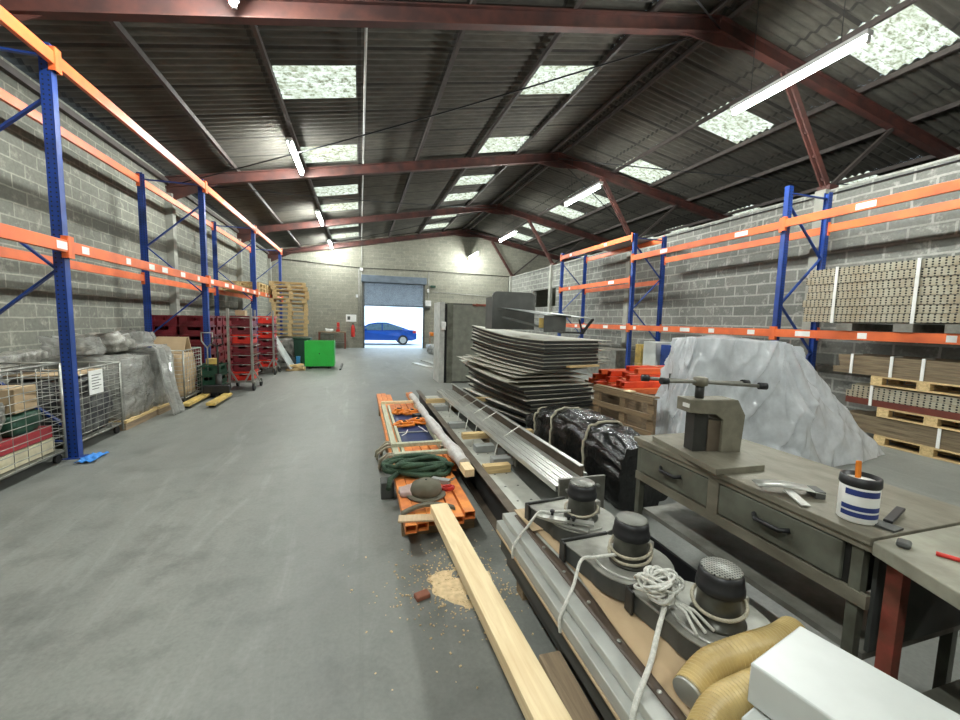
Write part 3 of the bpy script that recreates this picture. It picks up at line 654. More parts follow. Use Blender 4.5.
# pallet truck with yellow forks
t=thing('pallet_truck','yellow pallet truck with forks lowered beside the narrow cage','pallet truck',(-2.80,8.84,0),.0)
for s in(-1,1):
    q=MB(); q.b2(s*.2-.075,-.55,.05,s*.2+.075,.5,.105); q.build('fork',M['yel'],t,bev=.01)
    q=MB(); q.cyl((s*.2-.05,-.45,.045),(s*.2+.05,-.45,.045),.042,12); q.build('fork_roller',M['rubber'],t)
    q=MB(); q.cyl((s*.09-.035,.62,.1),(s*.09+.035,.62,.1),.1,20); q.build('steer_wheel',M['rubber'],t)
q=MB(); q.b2(-.24,.44,.1,.24,.52,.27); q.build('fork_carriage',M['black'],t,bev=.02)
q=MB(); q.cyl((0,.62,.1),(0,.62,.48),.06,14); q.build('pump',M['cast'],t)
q=MB(); q.tube([(0,.62,.42),(0,.60,.85),(0,.60,1.05)],.018,8); q.build('drawbar',M['cast'],t)
q=MB(); q.tube([(.0,.60,1.05),(.1,.60,1.1),(.09,.6,1.22),(-.09,.6,1.22),(-.1,.6,1.1),(0,.6,1.05)],.014,8); q.build('handle',M['black'],t)
# small platform truck with a tall handle before the crates
t=thing('platform_truck','dark green platform truck with tall loop handle before the crates','trolley',(-3.0,9.78,0),0)
q=MB(); q.b2(-.22,-.2,.2,.22,.2,.24); q.build('deck',M['dgreen'],t,bev=.01)
q=MB(); q.tube([(-.02,-.2,.24),(-.02,-.2,1.0),(-.12,-.2,1.15),(-.12,-.2,1.32),(.08,-.2,1.32),(.08,-.2,1.15),(-.02,-.2,1.0)],.014,8); q.build('handle',M['wire'],t)
for sx in(-1,1):
    for sy in(-1,1):
        q=MB(); q.cyl((sx*.18-.02,sy*.15,.1),(sx*.18+.02,sy*.15,.1),.1,16); q.build('wheel',M['rubber'],t)
crate(-3.0,9.78,.245,PI/2,'dark green crate on the platform truck','crates on the platform truck',M['dgreen'])
crate(-3.0,9.78,.45,PI/2,'dark green upper crate on the platform truck, below a yellow tool','crates on the platform truck',M['dgreen'])
inbox('yellow_tool_case','small yellow case on the green crates','case',(-3.0,9.76,.653),(.2,.12,.12),M['yel'])
# stacked pallets by the end of the left rack
PG2='pallets piled at the end of the left rack'
pa=pallet('wooden pallet lying on the grey wrapped boxes, lowest of the tall pile',(-2.5,16.6,.98),.12,PG2,1.2,1.0)
for k in range(1,13):
    copyp(pa,(-2.5+random.uniform(-.06,.06),16.6+random.uniform(-.05,.05),.98+k*.15),.12+random.uniform(-.06,.06),'wooden pallet in the tall pile by the left rack, %s'%(['','second from bottom','third from bottom','fourth from bottom','fifth from bottom','sixth from bottom','seventh, middle one','sixth from top','fifth from top','fourth from top','third from top','second from top','topmost'][k]),PG2)
for k in range(2):
    for j,(y,l) in enumerate(((15.1,'nearer'),(16.3,'middle'),(17.5,'farther'))):
        copyp(pa,(-3.69,y,2.472+k*.146),0,'wooden pallet up on the left rack beams, %s pile, %s'%(l,['lower','upper'][k]),PG2)
inbox('wrapped_box_stack','grey film-wrapped boxes under the tall pallet pile','wrapped load',(-2.5,16.6,0),(1.25,1.05,.94),M['dusty'],.1,.03,n=10)
# green panel bin, boards and clutter
t=thing('green_tipping_bin','square bright green steel bin on the aisle floor','bin',(-1.28,14.6,0),0)
q=MB(); q.b2(-.45,-.4,.08,.45,-.38,.92); q.build('front_panel',M['green'],t,bev=.005)
q=MB(); q.b2(-.45,-.38,.08,-.43,.4,.9); q.b2(-.43,-.38,.08,.45,.4,.1); q.b2(.43,-.38,.1,.45,.4,.9); q.b2(-.43,.38,.1,.43,.4,.9); q.build('bin_body',M['green'],t)
for s in(-1,1):
    q=MB(); q.b2(s*.3-.05,-.3,0,s*.3+.05,.35,.08); q.build('skid',M['black'],t)
q=MB(); q.cyl((0,-.405,.5),(0,-.398,.5),.02,10); q.build('bolt',M['black'],t)
q=MB(); q.bar((-.62,13.75,.03),(-.62,15.4,.03),.06,.05); o=tag(q.build('steel_ramp',M['black'],loc=(0,0,0)),'dark steel bar on the floor right of the green bin','steel bar')
t=thing('dark_green_wheelie_bin','dark green rubbish bin left of the bright green one','bin',(-1.98,15.75,0),0)
q=MB(); q.prism([(-.22,0),(.22,0),(.28,.9),(-.28,.9)],-.25,.25,'Y'); q.build('bin_body',M['dgreen'],t,bev=.02)
q=MB(); q.b2(-.3,-.28,.9,.3,.28,.95); q.build('lid',M['dgreen'],t,bev=.015)
q=MB(); q.box((0,0,.62),(.04,.8,1.25),M=Matrix.Rotation(-.5,3,'Y')); tag(q.build('leaning_panel',M['whitep'],loc=(-2.35,13.95,.0)),'pale grey panel leaning against the farther crate trolley','panel')
q=MB(); q.box((0,0,.5),(.03,.7,1.15),M=Matrix.Rotation(-.75,3,'Y')); tag(q.build('leaning_panel',M['black'],loc=(-2.42,14.75,.02)),'black panel leaning behind the pale one','panel')
for k,(x,y,z,r,l) in enumerate(((-1.95,13.8,.0,.3,'lowest'),(-1.93,13.85,.067,-.5,'middle'),(-1.95,13.82,.134,.9,'top'))):
    q=MB(); q.b2(-.28,-.05,0,.28,.05,.065); tag(q.build('timber_offcut',M['palx'],loc=(x,y,z),rz=r),'short timber offcut heaped left of the green bin, %s'%l,'offcut','timber offcuts by the green bin')
inbox('blue_canister','small blue container beside the dark green bin','container',(-1.98,14.6,.0),(.12,.12,.38),mat('sky_blue_plastic',(.05,.3,.6),.4))
# table with a red vise at the far wall
t=thing('steel_table','cluttered steel table against the far wall left of the door','table',(-1.45,23.6,0))
q=MB(); q.b2(-.7,-.35,.88,.7,.35,.93); q.build('tabletop',M['oldw'],t)
for sx in(-1,1):
    for sy in(-1,1):
        q=MB(); q.b2(sx*.66-.03,sy*.31-.03,0,sx*.66+.03,sy*.31+.03,.88); q.build('leg',M['rustred'],t)
q=MB(); q.b2(-.68,-.3,.3,.68,.3,.33); q.build('shelf',M['steel'],t)
q=MB(); q.b2(-.6,-.25,.34,.1,.25,.8); q.build('drawer_unit',M['benchf'],t)
t=thing('bench_vise','red vise standing on the far steel table','vise',(-1.15,23.5,.93))
q=MB(); q.b2(-.1,-.1,0,.1,.1,.12); q.b2(-.06,-.15,.12,.06,.05,.28); q.build('vise_body',M['redp'],t,bev=.02)
q=MB(); q.b2(-.07,.07,.12,.07,.15,.5); q.build('rear_jaw',M['redp'],t,bev=.02)
q=MB(); q.cyl((-.12,-.2,.2),(.12,-.2,.2),.012,8); q.build('vise_handle',M['steel'],t)
inbox('crumpled_paper','crumpled white paper on the far steel table','paper',(-1.6,23.5,.93),(.4,.25,.14),M['white'],0,.05)
t=thing('fire_extinguisher','red fire extinguisher on the far wall beside the door','fire extinguisher',(-.38,YF-.14,.62))
q=MB(); q.lathe((0,0,0),[(.02,0),(.1,.01),(.105,.1),(.105,.55),(.07,.66),(.03,.7)],18); q.build('cylinder',M['redp'],t)
q=MB(); q.b2(-.03,-.1,.7,.03,.05,.78); q.build('valve',M['black'],t)
q=MB(); q.tube([(0,-.1,.74),(.1,-.13,.6),(.12,-.1,.3)],.012,6); q.build('hose',M['black'],t)
t=thing('wall_notice','white notice with a dark picture on the far wall','notice',(-.48,YF-.02,1.68))
q=MB(); q.b2(-.28,-.01,-.2,.28,.01,.2); q.build('sign_board',M['white'],t)
q=MB(); q.b2(-.2,-.014,-.1,-.05,-.011,.1); q.build('picture',M['dgrey'],t)
t=thing('door_control_box','white control box with dark lower half right of the door','control box',(3.86,YF-.1,2.5))
q=MB(); q.b2(-.17,-.1,0,.17,.09,.32); q.build('housing',M['plas'],t,bev=.015)
q=MB(); q.cyl((-.05,-.02,-.2),(-.05,-.02,0),.16,16); q.build('siren',M['dgrey'],t)
inbox('junction_box','small white junction box above the door control box','junction box',(3.86,YF-.06,3.3),(.12,.1,.2),M['plas'])
inbox('emergency_light','small green emergency light on the far wall right of the door','emergency light',(4.15,YF-.08,3.6),(.3,.12,.12),M['dgreen'])
inbox('junction_box','white junction box at upper left corner of the door','junction box',(.08,YF-.06,4.35),(.16,.1,.16),M['plas'])
inbox('switch_box','small white switch on the far wall left of the door','switch',(-.16,YF-.05,2.85),(.12,.08,.16),M['plas'])
# right of the door
t=thing('orange_topped_stool','wooden stand with orange tool on top right of the door','stand',(4.0,22.9,0))
q=MB(); q.b2(-.25,-.2,.75,.25,.2,.8); q.build('top',M['oldw'],t)
for sx in(-1,1):
    for sy in(-1,1):
        q=MB(); q.b2(sx*.2-.025,sy*.15-.025,0,sx*.2+.025,sy*.15+.025,.75); q.build('leg',M['oldwY'],t)
inbox('orange_tool','orange machine tool on the stand right of the door','tool',(3.98,22.85,.8),(.4,.25,.2),M['orp'],.2,.03)
inbox('film_heap','heap of grey film and boards right of the door','plastic film',(4.0,20.2,0),(1.3,2.2,.42),M['dusty'],.1,.1,n=14,fr=2.5)
for k,(x,y,r,l) in enumerate(((2.2,15.0,.25,'nearer'),(2.65,16.0,.18,'middle'),(2.9,14.6,.3,'right-hand'))):
    q=MB(); q.b2(-.12,-.75,0,.12,.75,.03); tag(q.build('floor_plank',M['greyp'] if k else M['whitep'],loc=(x,y,0),rz=r),'flat pale plank on the floor before the roller door, %s'%l,'plank','planks on the floor before the door')
# car outside
t=thing('parked_car','blue hatchback car parked outside the open roller door','car',(0,28.0,0))
M['carb']=mat('blue_car_paint',(.015,.09,.42),.22,.3,(.012,.08,.38),2,coat=1); M['glass']=mat('tinted_car_glass',(.10,.16,.2),.08,.0)
prof=[(-1.3,.3),(-1.28,.55),(-1.1,.72),(-.3,.88),(.55,1.36),(1.1,1.46),(1.7,1.46),(2.5,1.22),(3.1,1.02),(3.5,.97),(3.62,.72),(3.6,.38),(3.3,.28)]
q=MB(); n=len(prof); vs_=[]
for (wy,ins) in ((-.88,0),(-.8,1),(.8,1),(.88,0)):
    for (x,z) in prof:
        up=max(0,(z-.85)/.6); y=wy*(1-.22*up) ; vs_.append((x,y,z if ins else min(z,.98)-(.0)))
fs_=[(k*n+i,k*n+(i+1)%n,(k+1)*n+(i+1)%n,(k+1)*n+i) for k in range(3) for i in range(n)]+[tuple(range(n))[::-1],tuple(range(3*n,4*n))]
q.add(vs_,fs_,False); q.build('body',M['carb'],t,bev=.03)
q=MB()
for s in(-1,1):
    q.add([(.0,s*.845,.93),(.62,s*.75,1.3),(1.35,s*.735,1.38),(1.35,s*.83,.95)],[(0,1,2,3)]); 
    w_=q.build('window',M['glass'],t); q=MB()
    q.add([(1.42,s*.83,.95),(1.42,s*.735,1.38),(1.75,s*.735,1.38),(2.6,s*.79,1.15),(2.75,s*.84,1.0)],[(0,1,2,3,4)]); q.build('window',M['glass'],t); q=MB()
for x in(-.45,2.72):
    for s in(-1,1):
        q=MB(); q.cyl((x,s*.7,.32),(x,s*.9,.32),.32,28); wh=q.build('wheel',M['rubber'],t)
        q=MB(); q.cyl((x,s*.86,.32),(x,s*.905,.32),.21,20)
        for k in range(5): a=k*2*PI/5; q.box((x+.12*math.cos(a),s*.91,.32+.12*math.sin(a)),(.16,.02,.04),M=Matrix.Rotation(-a,3,'Y'))
        q.build('wheel_rim',M['alu'],wh)
for s in(-1,1):
    q=MB(); q.b2(3.38,s*.8-.06,.78,3.6,s*.8+.06,.94); q.build('tail_lamp',M['redp'],t)
    q=MB(); q.b2(.25,s*.98-.06,.92,.42,s*.98+.06,1.04); q.b2(.3,min(s*.8,s*.95),.93,.34,max(s*.8,s*.95),.96); q.build('wing_mirror',M['carb'],t)
q=MB(); q.b2(-20,39,0,30,39.3,7); tag(q.build('yard_wall',mat('white_rendered_wall',(.8,.82,.83),.8)),kind='structure')
# ---------------------------------------------------------------- row of long stock on the floor
OG='orange rack beams lying on the floor'
q=MB(); 
for k,(y,l) in enumerate(((3.12,'nearest'),(5.2,'middle'),(7.2,'farthest'))):
    q=MB(); q.b2(.31,y-.05,0,.90 if y<4 else 1.04,y+.05,.134); tag(q.build('timber_bearer',M['oldw']),'dark timber bearer under the orange beams on the floor, %s of three'%l,'bearer','bearers under the orange beams')
ob=[(.355,2.85,5.4),(.445,2.87,5.4),(.535,2.93,5.2),(.625,2.98,4.2),(.725,2.90,4.3),(.83,2.96,4.3)]
for i,(x,y,L) in enumerate(ob):
    q=MB(); q.hollow((0,0,.0325),(0,L,.0325),.085,.065,.005); 
    tag(q.build('orange_beam',M['orange2'],loc=(x,y,.135)),'orange steel box beam lying on the floor, %s from the aisle side'%['first','second','third','fourth, under the timber','fifth','sixth'][i],'steel beam',OG)
for i,x in enumerate((.93,1.0)):
    q=MB(); q.hollow((0,0,.0325),(0,4.3,.0325),.06 if i else .06,.065,.005); tag(q.build('orange_beam',M['orange2'],loc=(x,4.0+.06*i,.135)),'orange steel beam starting farther back, %s the wrapped pole'%['left under','right under'][i],'steel beam',OG)
# drawn-off frame with a blue panel
t=thing('panel_frame','pale frame around a dark blue panel lying on the orange beams','frame',(0,0,0))
for k,(a,b,w) in enumerate((((.37,4.02,.235),(.37,6.98,.235),.06),((.45,4.25,.235),(.45,6.8,.235),.03),((.90,4.45,.235),(.90,6.9,.235),.04))):
    q=MB(); q.hollow(a,b,w,.066,.005); q.build('side_rail',M['paleg'],t)
for k,y in enumerate((6.9,4.52,4.18)):
    q=MB(); q.bar((.34,y,.29),(.93,y,.29),.06,.04); q.build('cross_rail',M['paleg'] if k else M['pale'],t)
q=MB(); q.sheet(lambda u,v:Vector((.47+u*.40,4.75+v*1.65,.225+.004*math.sin(v*20))),4,20,.01); q.build('panel',M['pvcb'],t)
q=MB(); q.b2(.47,5.2,.23,.87,5.23,.236); q.build('seam_strip',M['greyp'],t)
def coil(name,label,cat,c,r,tr,m,n=3,group=None,sq=1.,seed=1,wob=.01,rz=0):
    rd=random.Random(seed); q=MB(); pts=[]
    for k in range(n*24+1):
        a=2*PI*k/24; rr=r*(1+rd.uniform(-.05,.05)); pts.append((rr*math.cos(a),rr*sq*math.sin(a),tr+wob*k/24+rd.uniform(0,.004)))
    q.tube(pts,tr,6); return tag(q.build(name,m,loc=c,rz=rz),label,cat,group)
def clampt(label,loc,rz,g):
    t=thing('orange_clamp',label,'clamp',loc,rz,g)
    q=MB(); q.tube([(-.12,-.04,.02),(-.14,.04,.03),(-.05,.07,.06),(.06,.06,.06),(.13,.03,.03),(.12,-.05,.02),(.02,-.07,.03),(-.12,-.04,.02)],.018,8); q.build('frame_loop',M['orp'],t)
    q=MB(); q.b2(-.05,-.05,.0,.05,.05,.075); q.build('body',M['orp'],t,bev=.012)
    q=MB(); q.cyl((.0,-.03,.06),(.0,.03,.06),.03,12); q.build('knob',M['black'],t)
    q=MB(); q.bar((-.16,0,.03),(-.04,.02,.05),.03,.02); q.bar((.04,0,.05),(.17,.05,.02),.03,.02); q.build('arm',M['orp'],t); return t
g='orange clamps on the blue panel'
clampt('orange clamp on the blue panel, near left one',(.58,5.5,.235),.2,g); clampt('orange clamp on the blue panel, near right one',(.78,5.62,.235),-.5,g)
clampt('orange clamp on the blue panel, far left one',(.58,6.3,.235),1.,g); clampt('orange clamp on the blue panel, far right one',(.77,6.2,.235),.3,g)
inbox('black_tool_case','small black tool beside the orange clamps','tool',(.82,5.92,.235),(.12,.14,.07),M['black'],.4)
q=MB(); q.tube([(.5,5.05,.24),(.56,5.12,.245),(.6,5.3,.24)],.006,6); q.tube([(.76,5.45,.245),(.8,5.3,.245),(.84,5.15,.24)],.006,6); tag(q.build('white_tie',M['white']),'thin white tie lying on the blue panel','tie')
# tan webbing hanging at the left of the frame
t=thing('webbing_bundle','tan webbing slings spilling over the aisle side of the orange beams','webbing',(.26,4.5,0))
for k in range(7):
    rd=random.Random(k); q=MB(); a=rd.uniform(-.3,.3); q.tube([(.08,a,.25),(.03,a+.05,.235),(-.01-.012*k,a+.1,.15),(-.02-.01*k,a+.16+rd.uniform(-.05,.1),.05),(-.0-.014*k,a+.3,.02)],.014,6); q.build('strand',M['ropec'],t)
inbox('rubber_block','dark grey block on the floor beside the pale frame','block',(.245,3.85,0),(.12,.16,.16),M['dgrey'])
# green slings
t=thing('green_lifting_sling','tangled dark green round sling lying across the orange beams','sling',(.55,3.88,.2))
for k in range(7):
    rd=random.Random(20+k); q=MB(); pts=[]; ph=rd.uniform(0,6.28); a0=rd.uniform(.22,.30); b0=rd.uniform(.06,.17); ox=rd.uniform(-.05,.05); oy=rd.uniform(-.06,.06)
    for j in range(25): a=2*PI*j/24; pts.append((ox+a0*math.cos(a)+.02*math.sin(3*a+ph),oy+b0*math.sin(a)+.03*math.sin(2*a+ph),.035+.012*k+.02*math.sin(2*a+k)))
    q.tube(pts[:-1],.024,8,closed=True); q.build('sling_loop',M['grnrope'],t)
q=MB(); q.tube([(-.2,-.1,.05),(-.29,-.2,.03),(-.31,-.3,-.02)],.024,8); q.build('sling_end',M['grnrope'],t)
t=thing('khaki_pouch','khaki round canvas pouch lying on the orange beams','pouch',(.54,3.34,.205))
q=MB(); q.lathe((0,0,0),[(.02,0),(.125,.005),(.135,.05),(.12,.10),(.07,.125),(.01,.13)],24); q.build('pouch_body',M['khaki'],t)
q=MB(); q.lathe((0,0,0),[(.10,.0),(.17,.004),(.165,.016),(.10,.02)],24); q.build('rim',M['khaki'],t)
q=MB(); q.lathe((0,0,.128),[(.008,0),(.01,.006),(.004,.01)],10); q.build('button',M['black'],t)
q=MB(); q.sheet(lambda u,v:Vector((.30+u*.42,3.0+.05*v+.05*math.sin(u*3.),.208+.03*math.sin(u*PI)+.012)),14,2,.02); tag(q.build('grey_strap',M['khaki']),'grey webbing strap lying in front of the khaki pouch','strap')
q=MB(); q.b2(-.15,-.05,0,.15,.05,.012); tag(q.build('thin_board',M['ply'],loc=(.42,2.93,.202),rz=-.15),'thin pale board on the near ends of the orange beams','board')
inbox('white_paper','small folded white paper behind the khaki pouch','paper',(.50,3.56,.203),(.11,.09,.012),M['white'],.3)
inbox('pink_film','crumpled pinkish film on the orange beams left of the pouch','plastic film',(.39,3.42,.203),(.14,.2,.04),mat('pinkish_film',(.5,.36,.33),.5),0,.03,fr=12)
t=thing('ratchet_buckle','grey steel ratchet buckle right of the khaki pouch','buckle',(.71,3.56,.203),-.6)
q=MB(); q.b2(-.09,-.03,0,.09,.03,.045); q.build('buckle_body',M['greyp'],t,bev=.008)
q=MB(); q.tube([(.09,-.03,.04),(.13,-.03,.06),(.13,.03,.06),(.09,.03,.04)],.006,6); q.build('handle',M['steel'],t)
coil('cord_coil','red and black cord coiled below the ratchet buckle','cord',(.735,3.38,.203),.055,.009,M['redp'],3,sq=.7)
# long timber
q=MB(); q.b2(-.067,-3.2,0,.067,0,.07); o=q.build('timber_beam',M['pale'],loc=(.585,3.0,.203),rz=.045,bev=.003); tag(o,'long pale planed timber laid from the orange beams towards the viewer','timber')
q=MB(); q.b2(.6,-.05,0,.9,.06,.2); tag(q.build('timber_bearer',M['oldw']),'brown block holding up the near end of the pale timber','bearer')
# sawdust
rd=random.Random(5); q=MB()
def sd(u,v):
    x=.36+u*.55; y=2.12+v*.55; e=max(0,1-((u-.5)*2)**2-((v-.5)*2)**2); return Vector((x,y,-.004+.018*e*(.5+noise.noise(Vector((x*9,y*9,0))))))
q.grid(sd,40,40)
for k in range(900):
    a=rd.uniform(0,6.28); r=abs(rd.gauss(0,.24)); x=.62+r*1.1*math.cos(a); y=2.38+r*1.15*math.sin(a); s=rd.uniform(.003,.009); q.box((x,y,s*.4),(s*1.6,s,s*.6),rd.uniform(0,3))
tag(q.build('sawdust_patch',M['saw']),'patch of pale sawdust on the floor under the timber','sawdust',kind='stuff')
inbox('brick_piece','small reddish brick fragment in the sawdust','brick fragment',(.36,2.33,0),(.09,.06,.03),mat('brick_red',(.36,.14,.09),.9),.3)
# wrapped pole, flat bar, drilled plate, profiles
t=thing('wrapped_pole','long timber pole wrapped in milky plastic beside the blue panel','wrapped pole',(0,0,0))
q=MB(); pts=[];rr=[]
for k in range(41):
    u=k/40; pts.append((.90+.065*u+.010*math.sin(u*9),7.45-3.75*u,.30+.0*u+.008*math.sin(u*14))); rr.append(.048+.018*u+.007*math.sin(u*23)+.004*math.sin(u*51))
rr[0]=.02; q.tube(pts,rr,14); q.build('plastic_wrap',mat('pinkish_milky_wrap',(.62,.60,.57),.35,0,(.48,.44,.42),8,bump=.5),t)
q=MB(); q.bar((.965,3.72,.30),(.97,3.50,.295),.09,.07); q.build('pole_end',M['pale'],t)
for k,(y,l) in enumerate(((2.95,'nearest'),(5.1,'middle'),(7.3,'farthest'))):
    q=MB(); q.b2(1.13,y-.05,0,2.02,y+.05,.12); tag(q.build('timber_bearer',M['oldw']),'timber bearer under the drilled plate and profiles, %s'%l,'bearer','bearers under the long profiles')
t=thing('flat_steel_beam','long brown flat-topped steel beam between the wrapped pole and drilled plate','steel beam',(0,0,0),0)
q=MB(); q.bar((1.085,2.62,.30),(1.10,7.95,.30),.075,.012); q.build('top_flange',M['brown'],t)
q=MB(); q.bar((1.115,2.62,.155),(1.13,7.95,.155),.012,.278); q.build('web',M['black'],t)
q=MB(); q.bar((1.085,2.62,.010),(1.10,7.95,.010),.075,.014); q.build('bottom_flange',M['brown'],t)
M['drill']=holes_mat('drilled_pale_plate',(.58,.58,.52),(.45,.45,.4),.12,.3,.011,(0,1),.45,.3)
q=MB(); q.b2(-.14,0,0,.14,4.9,.012); q.b2(-.14,0,-.09,-.13,4.9,0); q.b2(.13,0,-.09,.14,4.9,0); tag(q.build('drilled_channel',M['drill'],loc=(1.31,2.85,.212)),'pale drilled steel channel lying between the brown beam and the aluminium profiles','steel channel')
for k,(y,x0,x1,l) in enumerate(((3.66,1.15,1.42,'nearest, short'),(4.56,1.16,2.06,'middle'),(6.7,1.06,2.3,'farthest'))):
    q=MB(); q.b2(x0,y-.045,.305 if k else .226,x1,y+.045,.37 if k else .30); 
    tag(q.build('wood_crosspiece',M['palx']),'pale wood crosspiece on the long profiles, %s'%l,'wood block','wood crosspieces on the profiles')
for k,(x,y,l) in enumerate(((1.36,4.3,'below the middle crosspiece'),(1.28,5.35,'second from the viewer'),(1.27,6.45,'farthest'),(1.42,3.86,'nearest'))):
    t=thing('grey_bracket',('grey welded bracket on the drilled channel, %s'%l),'bracket',(x,y,.226),0,'grey brackets on the drilled channel')
    q=MB(); q.b2(-.12,-.06,0,.12,.06,.075); q.build('bracket_box',M['greyp'],t,bev=.005)
    q=MB(); q.b2(.10,-.13,0,.112,.13,.14 if k!=1 else .08); q.build('side_plate',M['steel'],t)
def prof(x0,x1,y0,y1,z,w,h,label,m='alu',name='aluminium_profile',cat='metal profile',group='aluminium profiles on the crosspieces'):
    q=MB(); a=Vector((x0,y0,z+h/2)); b=Vector((x1,y1,z+h/2))
    q.bar(a-Vector((0,0,h/2-.006)),b-Vector((0,0,h/2-.006)),w,.006)
    for s in(-1,0,1): q.bar(a+Vector((s*w*.46,0,.0)),b+Vector((s*w*.46,0,.0)),w*.08,h-.012)
    q.bar(a+Vector((-w*.25,0,h/2-.004)),b+Vector((-w*.25,0,h/2-.004)),w*.42,.006); q.bar(a+Vector((w*.25,0,h/2-.004)),b+Vector((w*.25,0,h/2-.004)),w*.42,.006)
    return tag(q.build(name,M[m]),label,cat,group)
for k in range(5):
    x=1.50+k*.062; prof(x,x-.13,2.78+.03*(k%3),7.2+.08*(k%2),.372,.052,.05,'long aluminium profile on the crosspieces, %s from the drilled channel'%['first','second','third','fourth','fifth'][k])
prof(1.86,1.76,3.0,7.4,.372,.06,.04,'long white square profile at the far right of the profiles')
t=thing('brown_channel','brown U-channel on edge between the aluminium profiles','steel channel',(0,0,0))
q=MB(); q.bar((1.815,2.95,.435),(1.70,7.5,.435),.012,.12); q.build('web',M['brown'],t)
q=MB(); q.bar((1.80,2.95,.497),(1.685,7.5,.497),.04,.008); q.build('flange',M['alu'],t)
for k,y in enumerate((6.3,5.8,5.35,4.95,4.2)):
    q=MB(); dx=-(y-2.9)*.026; q.tube([(1.3+.0*k,y-.35,.23),(1.46+dx,y-.15,.38),(1.60+dx,y-.02,.43),(1.80+dx,y+.05,.512)],.006,5); tag(q.build('white_string',M['ropew']),'white string tying the profiles, %s from the far end'%['first','second','third','fourth','fifth'][k],'string','white strings over the profiles')
t=thing('bolted_end_plate','grey end plate with bolts at the near end of the aluminium profiles','end plate',(1.66,2.70,.37))
q=MB(); q.b2(-.2,-.012,-.37,.2,.012,.14); q.build('plate',M['steel'],t,bev=.003)
for k in range(4):
    q=MB(); q.cyl((-.14+.09*k,-.035,.05+.02*(k%2)),(-.14+.09*k,.0,.05+.02*(k%2)),.014,8); q.build('bolt',M['zinc'],t)
# ---------------------------------------------------------------- grey panel stack in front
SGx0,SGx1,SY0,SY1=.885,1.50,-.35,2.42
for k,(y,l) in enumerate(((2.2,'far'),(.9,'middle'))):
    q=MB(); q.b2(.95,y-.05,0,1.5,y+.05,.09); tag(q.build('timber_bearer',M['oldw']),'timber bearer under the grey panel stack, %s one'%l,'bearer','bearers under the panel stack')
q=MB(); q.b2(-.055,-1.75,0,.055,0,.13); tag(q.build('weathered_timber',M['oldwY'],loc=(.865,1.62,0),rz=-.02,bev=.006),'short weathered timber on the floor along the grey panel stack','timber')
lay=[(.095,.20,.93,'dgrey','long_steel_tray','dark grey long steel tray at the bottom of the front stack','steel tray'),(.205,.31,.885,'dgrey','long_steel_tray','dark grey long steel tray, second from the bottom of the front stack','steel tray'),
(.315,.33,.86,'ply','plywood_sheet','plywood sheet whose pale edge shows between the steel trays of the front stack','board'),(.335,.392,.862,'greyp2','long_steel_tray','light grey long steel tray, second from the top of the front stack','steel tray'),(.397,.437,.90,'greyp2','long_steel_tray','light grey long steel tray, topmost of the front stack','steel tray')]
M['greyp2']=mat('light_grey_tray_steel',(.50,.505,.47),.42,.15,(.40,.405,.38),4)
for z0,z1,x0,m,nm_,lb,ct in lay:
    q=MB(); q.b2(x0,SY0,z0,1.5,SY1-(.0 if z0>.3 else .03),z1); tag(q.build(nm_,M[m],bev=.004),lb,ct,'panels of the front stack')
q=MB()
def wb(u,v):
    y=-.3+v*2.66; x=.965+u*(.05+.012*math.sin(y*5)); return Vector((x,y,.445+.004*math.sin(y*8)))
q.sheet(wb,3,60,.008); tag(q.build('brown_edge_strip',mat('brown_rubber_strip',(.10,.07,.05),.5)),'brown strip with pale dots lying on the top grey panel','strip')
ps=bpy.data.objects['brown_edge_strip']
for k in range(9):
    q=MB(); y=.35+.23*k; q.lathe((.985+.004*math.sin(y*5),y,.444),[(.009,0),(.009,.006),(.003,.008)],10); q.build('rivet',M['zinc'],ps)
q=MB(); q.sheet(lambda u,v:Vector((1.025+.02*math.sin(v*11)*(1-u)+u*.46,.2+v*2.2,.446+.003*math.sin(v*30))),6,50,.006); tag(q.build('cardboard_sheet',M['card']),'torn brown cardboard sheet under the three motor units','cardboard')
q=MB(); q.b2(0,-.16,0,.34,.12,.006); tag(q.build('cardboard_flap',M['ply'],loc=(.98,2.28,.455),rz=.05),'light cardboard piece at the far end of the front stack','cardboard')
